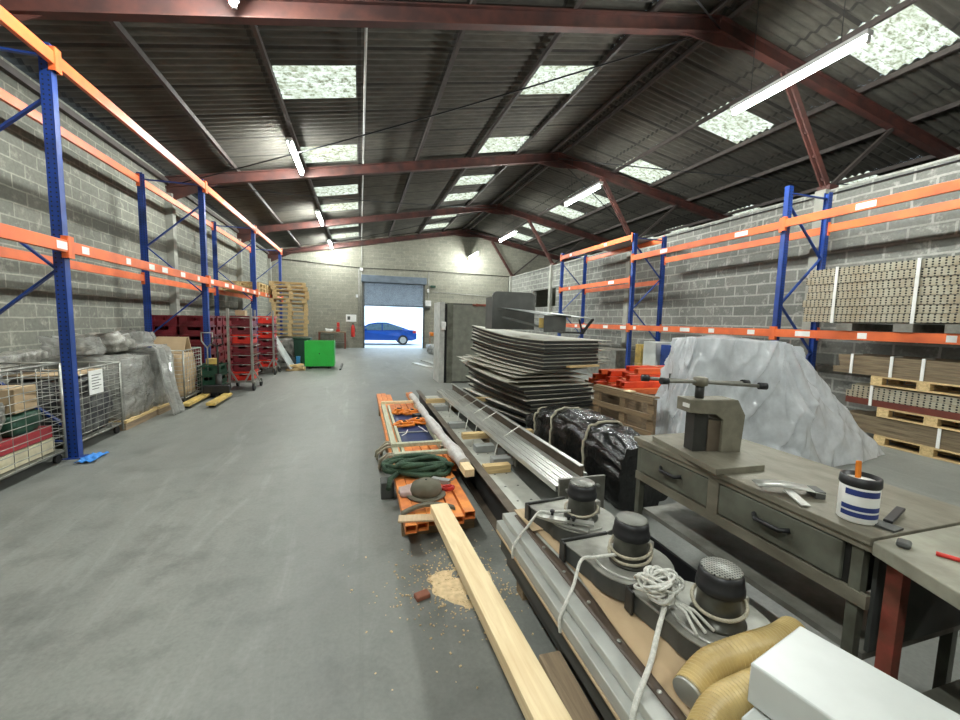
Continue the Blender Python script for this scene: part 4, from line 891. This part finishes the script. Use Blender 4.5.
# motor units
M['mbody']=mat('oily_grey_motor',(.13,.13,.115),.28,.6,(.07,.07,.06),8)
M['pbench']=mat('pale_worn_bench',(.36,.35,.28),.55,.15,(.22,.21,.165),6,bump=.1)
outl=[(-.23,.25),(.03,.25),(.12,.17)]+[(.20*math.cos(math.radians(a)),.20*math.sin(math.radians(a))) for a in range(40,-200,-12)]
def motor_unit(label,loc,rz):
    t=thing('motor_unit',label,'motor unit',loc,rz,'dusty motor units on the front stack')
    q=MB(); q.prism(outl,0,.085); q.build('casting',M['dgrey'],t,bev=.004)
    q=MB(); q.prism([(x*1.02,y*1.01) for x,y in outl],.086,.094); q.build('top_plate',M['castt'],t,bev=.003)
    q=MB(); q.b2(-.245,.232,0,.045,.25,.108); q.b2(-.246,.20,0,-.232,.25,.104); q.build('end_flange',M['cast'],t,bev=.004)
    q=MB(); q.tube([(.17*math.cos(math.radians(a)),.17*math.sin(math.radians(a)),.098) for a in range(150,285,9)],.006,6); q.build('cast_rib',M['alu'],t)
    q=MB(); q.lathe((0,0,.094),[(.10,0),(.10,.010),(.082,.016),(.078,.085),(.076,.12),(.08,.125)],28)
    q.build('motor_body',M['mbody'],t)
    q=MB(); q.lathe((0,0,.219),[(.084,0),(.088,.006),(.086,.03),(.082,.034),(.081,.06),(.073,.084)],28); c_=q.build('fan_cowl',M['black'],t)
    m_='cowl_mesh'
    if m_ not in M: M[m_]=holes_mat('perforated_cowl_top',(.42,.42,.38),(.28,.28,.25),.012,.012,.0034,(0,1),.45,.3)
    q=MB(); q.lathe((0,0,.303),[(.074,0),(.07,.006),(.01,.008)],28); q.build('cowl_grille',M['cowl_mesh'],c_)
    q=MB(); q.b2(.07,-.04,.11,.11,.04,.19); q.build('terminal_box',M['castt'],t,bev=.004)
    return t
MZ=.4535
mu=motor_unit('dusty motor unit farthest along the front stack, with tools on it',(1.27,2.06,MZ),.1)
copy_tree(mu,(1.27,1.60,MZ),.05,'dusty motor unit in the middle of the front stack, rope around its motor')
copy_tree(mu,(1.36,1.17,MZ),0,'dusty motor unit nearest, beside the white rope knot and hoses')
t=thing('clamp_bar','small grey steel bars bolted together on the farthest motor unit','clamp',(1.12,1.98,MZ+.1),-.9)
q=MB(); q.b2(-.17,-.025,0,.14,.025,.012); q.build('lower_bar',M['zinc'],t)
q=MB(); q.box((.02,.0,.03),(.28,.045,.012),.35); q.build('upper_bar',M['zinc'],t)
for x in(-.08,0.02,.05):
    q=MB(); q.cyl((x,0,0),(x,0,.065),.008,8); q.cyl((x,0,.05),(x,0,.062),.014,6); q.build('bolt',M['black'],t)
def loop(label,c,r,z,m='ropec',n=1):
    q=MB(); 
    for k in range(n): q.tube([(c[0]+(r+.004*k)*math.cos(a*PI/14),c[1]+(r+.004*k)*math.sin(a*PI/14),z+.02*math.sin(a*PI/14+1)-.03*k) for a in range(28)],.0075,6,closed=True)
    return tag(q.build('rope_loop',M[m]),label,'rope','ropes around the motors')
loop('beige rope looped round the farthest motor',(1.27,2.06),.095,MZ+.15)
loop('beige rope looped twice round the middle motor',(1.27,1.60),.095,MZ+.17,n=2)
loop('beige rope looped round the nearest motor',(1.36,1.17),.095,MZ+.17)
def rope(name,label,pts,r=.008,m='ropew'):
    q=MB(); pts=[Vector(p) for p in pts]; out=[]
    for i in range(len(pts)-1):
        p0=pts[max(i-1,0)];p1=pts[i];p2=pts[i+1];p3=pts[min(i+2,len(pts)-1)]
        for k in range(6):
            t_=k/6; out.append(.5*((2*p1)+(p2-p0)*t_+(2*p0-5*p1+4*p2-p3)*t_*t_+(3*p1-p0-3*p2+p3)*t_**3))
    out.append(pts[-1]); q.tube(out,r,7); return tag(q.build(name,M[m]),label,'rope')
rope('tie_rope','white rope from the farthest motor unit over the panel edge',[(1.19,2.04,.60),(1.08,2.10,.575),(1.025,2.13,.565),(.96,2.12,.50),(.892,2.10,.445),(.852,2.09,.39),(.85,2.085,.33)])
rope('tie_rope','white rope from the middle motor unit over the panel edge',[(1.18,1.58,.60),(1.09,1.62,.575),(1.02,1.63,.565),(.95,1.57,.495),(.892,1.53,.445),(.852,1.51,.39),(.85,1.50,.33)])
rope('tie_rope','white rope from the knot over the panel edge near the viewer',[(1.17,1.24,.59),(1.09,1.18,.555),(.99,1.10,.50),(.892,1.04,.446),(.852,1.01,.39),(.847,.99,.30),(.87,.98,.2)],.01)
t=thing('rope_knot','bundle of white rope knotted on the nearest motor unit','rope',(1.19,1.30,MZ+.1))
for k in range(16):
    rd=random.Random(k+60); q=MB(); th=rd.uniform(0,PI); tl=rd.uniform(-.5,.5); a0=rd.uniform(.05,.095); b0=rd.uniform(.025,.06)
    M3=Matrix.Rotation(th,3,'Z')@Matrix.Rotation(tl,3,'X'); cc=Vector((rd.uniform(-.02,.02),rd.uniform(-.02,.02),.05+.004*k))
    q.tube([cc+M3@Vector((a0*math.cos(2*PI*j/20),b0*math.sin(2*PI*j/20),.012*math.sin(4*PI*j/20))) for j in range(20)],.0065,6,closed=True); q.build('rope_turn',M['ropew'],t)
for k in range(3):
    q=MB(); q.tube([(0,-.03,.05),(.02+.02*k,-.12,.04),(.0+.04*k,-.2,.012)],.0065,6); q.build('rope_tail',M['ropew'],t)
# ribbed hoses
def hose(label,pts,r):
    pts=[Vector(p) for p in pts]; out=[]
    for i in range(len(pts)-1):
        p0=pts[max(i-1,0)];p1=pts[i];p2=pts[i+1];p3=pts[min(i+2,len(pts)-1)]
        for k in range(40):
            t_=k/40; out.append(.5*((2*p1)+(p2-p0)*t_+(2*p0-5*p1+4*p2-p3)*t_*t_+(3*p1-p0-3*p2+p3)*t_**3))
    t=thing('ribbed_hose',label,'hose',(0,0,0),0,'tan ribbed hoses on the front stack')
    q=MB(); q.tube(out,[r+.0045*(1 if k%4<2 else -1) for k in range(len(out))],20); q.build('hose_wall',M['hose'],t)
    d=(out[1]-out[0]).normalized()
    q=MB(); q.cyl(out[0]-d*.012,out[0]+d*.005,r+.002,20); q.build('end_cuff',M['zinc'],t); return t
hose('tan ribbed hose lying behind the other, next to nearest motor',[(1.03,.965,.508),(1.16,1.005,.535),(1.32,1.01,.55),(1.48,1.02,.545),(1.62,1.06,.525)],.048)
hose('tan ribbed hose in front, partly behind the white box',[(.95,.83,.508),(1.07,.885,.52),(1.22,.90,.53),(1.42,.91,.53),(1.62,.95,.52)],.048)
t=thing('white_metal_box','white enamelled box lying on the near end of the front stack','box',(0,0,0))
A=Vector((1.345,.862)); e1=Vector((-.972,-.236)); e2=Vector((.368,-.93)).normalized(); e2=Vector((.236,-.972))
def quad(o,a,b,la,lb): return [tuple(o),tuple(o+a*la),tuple(o+a*la+b*lb),tuple(o+b*lb)]
o_=A
q=MB(); q.prism(quad(o_,e1,e2,.30,.75),.64,.76); q.build('lid',M['whitep'],t,bev=.006)
q=MB(); q.prism(quad(o_-Vector((0,.012))+e1*.02,e1,e2,.33,.72),.455,.63); q.build('lower_case',M['whitep'],t,bev=.008)
q=MB(); q.prism(quad(o_+e1*.352+e2*.06,e1,e2,.006,.06),.57,.60); q.build('slot',M['black'],t)
# ---------------------------------------------------------------- workbench with screw press
t=thing('workbench','long grey steel workbench with two drawers and a lower shelf','workbench',(0,0,0))
q=MB(); q.b2(1.90,1.0,.865,2.66,2.43,.90); q.build('worktop',M['bench'],t,bev=.004)
for (x,y) in ((1.94,2.38),(2.61,2.38),(1.94,1.05),(2.61,1.05)):
    q=MB(); q.b2(x-.02,y-.02,0,x+.02,y+.02,.862); q.build('leg',M['benchf'],t)
q=MB(); q.b2(1.935,1.08,.60,2.63,2.40,.865); q.build('drawer_case',M['cast'],t)
for k,(a,b) in enumerate(((1.78,2.355),(1.10,1.70))):
    q=MB(); q.b2(1.913,a,.665,1.934,b,.83); d_=q.build('drawer',M['benchf'],t,bev=.004)
    q=MB(); q.tube([(1.913,(a+b)/2-.09,.765),(1.885,(a+b)/2-.06,.755),(1.885,(a+b)/2+.06,.755),(1.913,(a+b)/2+.09,.765)],.012,8); q.build('drawer_handle',M['black'],d_)
q=MB(); q.b2(1.91,1.0,.60,1.934,2.40,.655); q.b2(1.91,1.0,.838,1.934,2.40,.864); q.b2(1.91,1.705,.655,1.934,1.775,.838); q.build('front_rail',M['bench'],t)
q=MB(); q.b2(1.965,1.02,.355,2.62,2.36,.385); q.build('lower_shelf',M['steel'],t)
q=MB(); q.b2(1.97,1.005,.40,2.60,1.02,.86); q.build('end_panel',M['dgrey'],t)
t=thing('added_shade_trough','added black trough darkening the floor between the motor units and workbench','trough',(0,0,0))  # invented trough; its black stands in for the shade beside the bench
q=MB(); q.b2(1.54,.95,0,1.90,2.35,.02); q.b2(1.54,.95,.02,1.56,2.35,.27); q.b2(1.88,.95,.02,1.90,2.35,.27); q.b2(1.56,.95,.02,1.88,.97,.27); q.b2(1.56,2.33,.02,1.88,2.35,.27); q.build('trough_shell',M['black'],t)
t=thing('screw_press','old C-frame screw press with T-bar handles on the workbench','press',(0,0,0))
pc=[(1.95,2.30),(1.845,1.67),(2.18,1.66),(2.40,2.05),(2.18,2.26)]
q=MB(); q.prism(pc[::-1],.90,.935); q.build('base_plate',M['bench'],t,bev=.004)
E1=Vector((.985,-.17,0)); E2=Vector((.17,.985,0)); O=Vector((2.10,1.97,.936))
def P(a,b,z): return O+E1*a+E2*b+Vector((0,0,z))
# C frame: profile in the E1/z plane, depth along E2
def cprism(mb,poly,b0,b1):
    n=len(poly); v_=[P(a,b0,z) for a,z in poly]+[P(a,b1,z) for a,z in poly]
    mb.add(v_,[tuple(range(n))[::-1],tuple(range(n,2*n))]+[(i,(i+1)%n,n+(i+1)%n,n+i) for i in range(n)])
q=MB(); cprism(q,[(.03,.0),(.16,.0),(.175,.23),(.12,.325),(-.19,.325),(-.19,.245),(-.02,.235),(.03,.20)],-.07,.07); q.build('frame',M['bench'],t,bev=.004)
q=MB(); q.b2(0,0,0,0,0,0) if 0 else None
cprism(q,[(-.14,0),(-.05,0),(-.05,.235),(-.14,.235)],-.045,.045); q.build('ram',M['cast'],t,bev=.003)
q=MB(); cprism(q,[(-.05,.0),(.03,.0),(.03,.19),(-.05,.2)],-.05,.06); q.build('die_block',M['brown'],t)
q=MB(); c0=P(-.09,0,.31); q.cyl(c0,c0+Vector((0,0,.10)),.026,16); q.build('screw',M['cast'],t)
q=MB(); c1_=c0+Vector((0,0,.115)); q.lathe(c1_-Vector((0,0,.025)),[(.03,0),(.042,.004),(.042,.05),(.03,.056)],8); q.build('hub',M['bench'],t)
for a,zt,L1,L2 in((-.12,.0,.33,.36),(.24,.005,.26,.34)):
    d_=Vector((math.cos(a),math.sin(a),-.01)); d_=(E1*math.cos(a-.12)+E2*math.sin(a-.12)+Vector((0,0,-.03))).normalized()
    q=MB(); q.cyl(c1_-d_*L1,c1_+d_*L2,.011,10); h_=q.build('handle_bar',M['steel'],t)
    for s,L in((-1,L1),(1,L2)):
        q=MB(); e=c1_+d_*(s*L); q.cyl(e-d_*.025*s,e+d_*.02*s,.021,12); q.build('handle_knob',M['black'],h_)
q=MB(); p_=P(-.192,-.03,.27); q.prism([(p_.x-.003,p_.y-.03),(p_.x+.0,p_.y-.03),(p_.x+.004,p_.y+.03),(p_.x+.001,p_.y+.03)],1.21,1.235); q.build('maker_plate',M['white'],t)
# things on the bench
t=thing('scrap_bracket','bent grey sheet-metal offcut lying on the workbench','metal offcut',(2.0,1.40,.902),-.5)
q=MB(); q.sheet(lambda u,v:Vector((-.14+u*.28,-.045+v*.09,.035+.01*math.sin(u*4))),6,2,.004); q.build('plate',M['zinc'],t)
q=MB(); q.bar((-.02,-.04,.03),(.0,-.16,.006),.04,.006); q.build('tongue',M['zinc'],t)
q=MB(); q.b2(.1,-.04,0,.14,.04,.034); q.build('foot',M['dgrey'],t)
t=thing('paint_can','white paint can with dark blue bands and a black rim, on the workbench','paint can',(2.03,1.13,.902))
q=MB(); q.lathe((0,0,0),[(.064,0),(.066,.004),(.066,.165),(.064,.17)],28); q.build('can_body',M['white'],t)
q=MB(); q.lathe((0,0,.15),[(.067,0),(.070,.006),(.068,.038),(.060,.04),(.058,.012)],28); q.build('rim',M['black'],t)
for z0,z1,a0,a1 in((.025,.045,-200,-70),(.053,.073,-200,-70),(.115,.14,-190,-80)):
    q=MB(); n=14; v_=[]
    for k in range(n+1): a=math.radians(a0+(a1-a0)*k/n); v_+= [(.0668*math.cos(a),.0668*math.sin(a),z0),(.0668*math.cos(a),.0668*math.sin(a),z1)]
    q.add(v_,[(2*k,2*k+2,2*k+3,2*k+1) for k in range(n)],True); q.build('label_band',M['navy'],t)
q=MB(); q.b2(-.02,-.02,.01,.02,.02,.012); 
t=thing('paint_brush','orange-handled paint brush standing in the paint can','brush',(2.05,1.15,.912))
q=MB(); q.bar((0,0,.13),(.012,.012,.23),.022,.014); q.build('handle',M['orp'],t,bev=.004)
q=MB(); q.bar((-.008,-.006,.012),(0,0,.13),.045,.02); q.build('bristles',M['black'],t)
t=thing('black_spatula','black paddle-shaped tool lying right of the paint can','tool',(2.10,1.06,.902),.1)
q=MB(); q.bar((0,0,.012),(.2,.04,.02),.03,.012); q.build('handle',M['black'],t,bev=.003)
q=MB(); q.b2(-.07,-.05,0,.0,.03,.008); q.build('blade',M['dgrey'],t)
# second bench
t=thing('second_workbench','rust-legged worktable with thick pale top at the right edge','workbench',(0,0,0),0)
q=MB(); q.prism([(1.335,-.5),(2.2,-.5),(2.66,.985),(1.88,.985)],.845,.90); q.build('worktop',M['pbench'],t,bev=.005)
for x,y in((1.985,.95),(2.58,.90),(1.55,-.4),(2.1,-.4)):
    if 1:
        q=MB(); q.b2(x-.025,y-.025,.02,x+.025,y+.025,.84); q.build('leg',M['rustred'],t)
        q=MB(); q.b2(x-.04,y-.04,0,x+.04,y+.04,.02); q.build('foot',M['rustred'],t)
q=MB(); q.prism([(1.6,-.45),(2.1,-.45),(2.6,.93),(2.02,.93)],.2,.24); q.build('lower_shelf',M['benchf'],t)
inbox('machine_part','dark machine casting on the shelf of the rust-legged table','machine part',(2.12,.45,.245),(.3,.4,.25),M['cast'],-.3,.03)
def tubeobj(name,label,cat,pts,r,m): q=MB(); q.tube(pts,r,8); return tag(q.build(name,M[m]),label,cat)
tubeobj('red_marker','small red-tipped rod on the rust-legged table','rod',[(1.99,.86,.908),(2.03,.78,.908)],.008,'redp')
tubeobj('steel_pin','short grey steel pin on the rust-legged table','pin',[(2.18,.88,.913),(2.24,.78,.913)],.013,'zinc')
tubeobj('white_tube','short white tube at the right edge of the rust-legged table','tube',[(2.40,.90,.92),(2.50,.78,.92)],.02,'white')
inbox('grey_offcut','small worn steel offcut on the rust-legged table','metal offcut',(1.95,.93,.901),(.06,.04,.02),M['dgrey'],.4)
q=MB(); q.b2(2.70,-.45,0,2.73,.93,.78); tag(q.build('added_shade_board',M['dgrey']),'added dark board standing in for shade behind the rust-legged table','board')  # invented board, hides lit floor where only shade belongs
# ---------------------------------------------------------------- black wrapped bundle
t=thing('black_wrapped_bundle','long bundle wrapped in glossy black plastic and tied with beige straps','wrapped bundle',(2.46,4.1,0),.02)
secs=[(-1.1,.24,.50),(-.7,.29,.66),(0,.31,.70),(.6,.29,.62),(1.05,.22,.46)]
def bw(u,v,grow=0):
    y=-1.12+v*2.2
    for i in range(len(secs)-1):
        if secs[i][0]<=y<=secs[i+1][0] or i==len(secs)-2:
            f_=(y-secs[i][0])/(secs[i+1][0]-secs[i][0]); f_=max(0,min(1,f_)); w_=secs[i][1]*(1-f_)+secs[i+1][1]*f_; h_=secs[i][2]*(1-f_)+secs[i+1][2]*f_
            if f_<1: break
    a=2*PI*u; cx_=math.copysign(abs(math.cos(a))**.6,math.cos(a)); cz=math.copysign(abs(math.sin(a))**.7,math.sin(a))
    d=.035*noise.noise(Vector((math.cos(a)*2.5,y*5,math.sin(a)*2.5)))+.03*noise.noise(Vector((math.cos(a)*6,y*2.2,math.sin(a)*6+4)))+.012*noise.noise(Vector((a*6,y*16,1)))
    pinch=1-.05*sum(math.exp(-((y-yy)/.05)**2) for yy in(-.55,.15,.7))
    return Vector(((w_+d+grow)*cx_*pinch,y,max(.0,h_/2+(h_/2+d+grow)*cz*pinch)))
q=MB(); q.grid(lambda u,v:bw(u,v),64,80)
for v in(0,1): 
    ring=[bw(k/64,v) for k in range(64)]; c_=sum(ring,Vector())/64; q.add(ring+[c_],[(k,(k+1)%64,64) for k in range(64)],True)
q.build('plastic_wrap',M['bwrap'],t)
for yy in(-.55,.15,.7):
    q=MB(); vv=(yy+1.12)/2.2; pts=[bw(k/48,vv+.03*math.sin(2*PI*k/48),.008) for k in range(48)]; q.tube(pts,.014,6,closed=True); q.build('strap',M['ropec'],t)
# ---------------------------------------------------------------- sheet metal stack
SP='sheets of the dark sheet metal stack'
q=MB()
pallet('old wooden pallet under the sheet metal stack',(3.0,6.6,0),.23,None,1.2,2.0,'oldwY','oldw')
def steel_sheet(k,A,ang,w,L,z0,curl,sag,label,tray=True,tw=0.,over=.16):
    e1=Vector((math.cos(ang),math.sin(ang),0)); e2=Vector((-math.sin(ang),math.cos(ang),0)); A=Vector(A)
    t=thing('metal_sheet',label,'metal sheet',(A.x,A.y,z0),ang,SP)
    def f(u,v):
        x=-.0+u*(w+over); y=v*L; return Vector((x,y,curl*(1-u*.75)*v**2.2+sag*math.sin(PI*u)*-1+tw*u))
    q=MB(); q.sheet(f,10,14,.006); q.build('sheet',M['sheetm'],t)
    if tray:
        q=MB()
        def g(u,v): x=.006+u*(w-.012); y=.006+v*(L-.012); p=f(x/(w+over),y/L); return Vector((x,y,p.z-.0065))
        q.sheet(g,10,14,.036); q.build('shaded_folded_lip',M['sheetd'],t)  # shade of the gaps between sheets put into the lip colour
    return t
rd=random.Random(11)
for k in range(8):
    z=1.065+k*.0535
    lb=('dark grey tray sheet in the upper bundle, %s from the top'%['','second','third','fourth','fifth','sixth','seventh','eighth','ninth'][7-k])
    steel_sheet(k,(2.56+.0*k+rd.uniform(-.015,.015)-.02*(11-k)*0,5.36+rd.uniform(-.02,.02)),.232+rd.uniform(-.012,.012),1.10,2.2,z,.13+.05*k/7,.0,lb if k<7 else 'grey tray sheet on top of the upper bundle, carrying the brackets',True,0,.18+rd.uniform(0,.16))
# middle: two leaning sheets and board
for k in range(3):
    steel_sheet(k,(2.50-.12*k,5.38+.03*k),.25+.025*k,1.0,1.9,1.00-.03*k,.115-.003*k,.0,'buckled sheet between the two bundles, %s'%['upper','middle','lower'][k],False,0,0)
q=MB(); q.b2(0,-.05,-.03,.62,.05,0); tag(q.build('timber_spacer',M['palx'],loc=(3.0,5.44,1.062),rz=.25),'pale timber spacer between the two sheet bundles','wood block')
low=[(.90,2.14,5.42,.12,.13),(.835,2.02,5.40,.10,.128),(.765,2.20,5.36,.14,.122),(.70,2.28,5.38,.14,.115),(.63,2.33,5.40,.16,.11),(.56,2.30,5.36,.18,.10),(.49,2.40,5.40,.18,.09),(.42,2.42,5.44,.2,.08),(.35,2.36,5.45,.22,.06),(.28,2.47,5.42,.23,.05),(.215,2.42,5.46,.24,.02)]
for k,(z,x,y,a,cu) in enumerate(low):
    steel_sheet(k,(x,y),a,1.25,2.1,z,cu,.0,'bent grey sheet in the lower fanned bundle, %s from the top'%['first','second','third','fourth','fifth','sixth','seventh','eighth','ninth','tenth','eleventh','twelfth'][k],k>1,0,rd.uniform(0,.15))
# brackets on top
ZT=1.47
t=thing('rounded_guard_plate','dark grey plate with rounded corners standing on the sheet stack','steel plate',(2.55,6.62,ZT+.10),.05)
q=MB(); ww,hh,r_=.40,.64,.09; pl=[]
for cx_,cz,a0 in((ww-r_,hh-r_,0),(-ww+r_,hh-r_,90)):
    for k in range(7): a=math.radians(a0+15*k); pl.append((cx_+r_*math.cos(a),cz+r_*math.sin(a)))
pl+=[(-ww,0),(ww,0)]; q.prism(pl,-.02,.02,'Y'); q.build('plate',M['dgrey'],t)
q=MB(); q.b2(-ww,.02,0,-ww+.02,.3,hh-.1); q.build('side_fold',M['dgrey'],t)
q=MB(); q.b2(ww-.02,.02,0,ww,.3,hh-.1); q.build('side_fold',M['dgrey'],t)
t=thing('sheet_metal_bracket','folded dark sheet-metal bracket with a long top plate lying on the stack','bracket',(2.62,5.78,ZT+.05),0)
q=MB(); q.box((.36,.1,.16),(.42,.012,.26),.15); q.build('front_panel',M['dgrey'],t)
q=MB(); q.add([(-.35,.75,.42),(.12,.08,.31),(.62,.08,.29),(1.25,.35,.27),(.55,.65,.36)],[(0,1,2,3,4)]); 
q.add([(-.35,.75,.41),(.12,.08,.30),(.62,.08,.28),(1.25,.35,.26),(.55,.65,.35)],[(4,3,2,1,0)]); q.build('top_plate',M['greyp'],t)
q=MB(); q.bar((.98,.30,.02),(1.2,.35,.26),.04,.03); q.bar((.98,.30,.02),(.92,.33,.25),.04,.03); q.build('v_leg',M['black'],t)
q=MB(); q.bar((-.35,.62,.26),(.45,.02,.03),.05,.035); q.build('side_bar',M['dgrey'],t)
q=MB(); q.bar((-.38,.78,.40),(.62,.06,.28),.03,.03); q.build('edge_bar',M['dgrey'],t)
q=MB(); q.bar((.5,.2,.03),(1.0,.30,.02),.04,.03); q.build('foot_bar',M['black'],t)
q=MB(); q.b2(.08,.094,.1,.16,.098,.25); q.build('yellow_label',M['yel'],t)
# ---------------------------------------------------------------- grey cabinet / container behind
t=thing('grey_steel_cabinet','tall grey steel cabinet with an open side door behind the sheet stack','cabinet',(2.04,10.7,0))
q=MB(); q.b2(.30,.05,0,1.75,.9,2.16); q.build('cabinet_body',M['dgrey'],t)
q=MB(); q.b2(.36,.0,.04,1.75,.045,2.12); q.build('front_panel',mat('grey_green_panel',(.22,.23,.19),.55,.1),t)
q=MB(); q.b2(.0,.0,0,.13,.05,2.18); q.b2(.0,.05,0,.02,.9,2.18); q.build('side_door',mat('pale_grey_door',(.5,.51,.48),.5),t)
q=MB(); q.b2(.13,.04,0,.2,.9,2.14); q.build('door_gap',M['black'],t)
q=MB(); q.b2(.2,-.01,0,.36,.04,2.16); q.build('door_frame',M['benchf'],t)
q=MB(); q.b2(.9,-.02,2.10,1.75,.03,2.16); q.build('top_edge',M['rustred'],t)
q=MB(); q.lump((.1,-.03,1.55),(.12,.05,.22),6,.02,9,4); q.build('paper_tag',M['white'],t)
q=MB(); q.cyl((1.0,-.06,2.13),(1.0,-.02,2.13),.04,10); q.build('latch',M['rustred'],t)
# ---------------------------------------------------------------- slatted crate and orange stock behind it
t=thing('slatted_crate','brown slatted pallet crate side behind the black bundle','crate',(3.26,5.05,0),-1.42)
for z in(.12,.33,.54,.74):
    q=MB(); q.b2(-.05,-.012,z,1.02,.012,z+.07); q.build('slat',M['oldw'],t)
for x in(0,.5,.97):
    q=MB(); q.b2(x-.05,.012,0,x+.05,.06,.8); q.build('upright',M['oldw'],t)
q=MB(); q.b2(-.05,-.0,.812,1.02,.10,.83); q.build('top_board',M['oldw'],t)
q=MB(); q.b2(.55,-.03,.831,.66,.08,.845); q.build('end_block',M['pale'],t)
OP='red-orange beams piled behind the crate'
for k,(x,l) in enumerate(((4.25,'left'),(5.35,'right'))):
    q=MB(); q.b2(x-.06,5.2,0,x+.06,6.9,.62); tag(q.build('timber_trestle',M['oldwY']),'timber block wall under the red-orange beams, %s'%l,'bearer','supports of the red-orange beams')
for r in range(4):
    for c in range(7-r):
        if r==3 and c>2: continue
        y=5.3+c*.2+r*.1; x0=3.95+rd.uniform(-.15,.15)+r*.15; q=MB(); q.hollow((0,0,.045),(2.1-r*.1,0,.045),.1,.085,.008)
        tag(q.build('red_orange_beam',M['redor'] if (c+r)%3 else M['orange'],loc=(x0,y,.622+r*.092),rz=.0),'red-orange box beam in the pile behind the crate, layer %s, place %s from the front'%(['one','two','three','four'][r],['one','two','three','four','five','six','seven'][c]),'steel beam',OP)
for k,x in enumerate((4.6,5.1)):
    q=MB(); q.b2(x-.015,5.62,.9,x+.015,6.3,1.0); 
tag(MB().b2(4.9,5.6,.992,4.93,6.4,.998).build('packing_strap',M['ply']),'pale strap across the red-orange beam pile','strap')
# goods under the far right rack bays
for k,(x,y,sx,sy,sz,m,l,nm_) in enumerate(((7.95,9.3,.7,.5,1.25,'whitep','white striped stacked boards under the right rack','board_stack'),(7.95,8.75,.6,.35,1.2,'blueb','blue metal cabinet under the right rack','blue_cabinet'),(7.9,9.9,.4,.25,1.15,'yel','yellow narrow case under the right rack','yellow_case'),(8.0,11.6,.8,1.6,.9,'steel','grey wrapped load under the farthest right bay','cardboard_load'))):
    inbox(nm_,l,'box',(x,y,0),(sx,sy,sz),M[m])
# ---------------------------------------------------------------- machine under milky plastic
B=[(3.36,3.6),(4.9,3.25),(6.95,3.62),(6.2,4.6),(3.8,4.6)]; T=[(3.60,3.66,1.58),(4.75,3.55,1.545),(5.2,3.72,1.47),(5.0,4.25,1.45),(3.9,4.3,1.55)]
t=thing('sheeted_machine','large machine shrouded in a milky plastic sheet behind the workbench','machine',(0,0,0))
def ring(pts,u):
    n=len(pts); s=u*n; i=int(s)%n; f_=s-int(s); a=Vector(pts[i]); b=Vector(pts[(i+1)%n]); f_=f_*f_*(3-2*f_)*.5+f_*.5; return a.lerp(b,f_)
Bz=[(x,y,.01) for x,y in B]
def tp(u,v):
    b=ring(Bz,u); a=ring(T,u); w_=min(1,v/.8)
    p=b.lerp(a,w_)
    if v>.8:
        c_=Vector((4.3,3.95,1.60)); f_=(v-.8)/.2; p=a.lerp(c_,f_)
    else: 
        sw=noise.noise(Vector((w_*1.3,u*3,2)))*.06
        rid=lambda a,b,c: max(0,1-abs(noise.noise(Vector((a,b,c))))*3.2)**2
        cx_=math.cos(2*PI*u)*9+w_*1.5; cy_=math.sin(2*PI*u)*9-w_*2.2
        fold=.07*noise.noise(Vector((cx_*.35,cy_*.35,w_)))+.06*rid(cx_*.33+w_*2.,cy_*.33,w_*1.2)-.05*rid(cx_*.3-w_*1.5+7,cy_*.3,w_*.9)+.02*rid(cx_*.8,cy_*.8+w_*3,w_*2)
        fold+=-.13*math.exp(-((u+sw*.3-.25)/.009)**2)*min(1,w_*2)*(1.05-w_)+.06*math.exp(-((u+sw*.3-.232)/.012)**2)*(1.05-w_)
        d=Vector((p.x-4.5,(p.y-3.95)*1.6,0)).normalized(); p=p+d*fold; p.z-=.10*math.sin(PI*w_)*(.3 if u<.15 else .12)*0
    p.z+=.02*noise.noise(p*5)*(1 if p.z>.1 else 0)
    return p
q=MB(); q.grid(tp,260,90); q.build('plastic_sheet',M['tarp'],t)
q=MB(); q.b2(3.75,3.75,0,4.9,4.2,1.1); q.b2(3.8,3.8,1.1,4.3,4.15,1.45); q.cyl((4.95,3.78,.3),(4.98,3.78,1.42),.05,12); q.b2(4.9,3.8,.2,5.5,4.1,.8); q.build('machine_body',M['dgrey'],t)
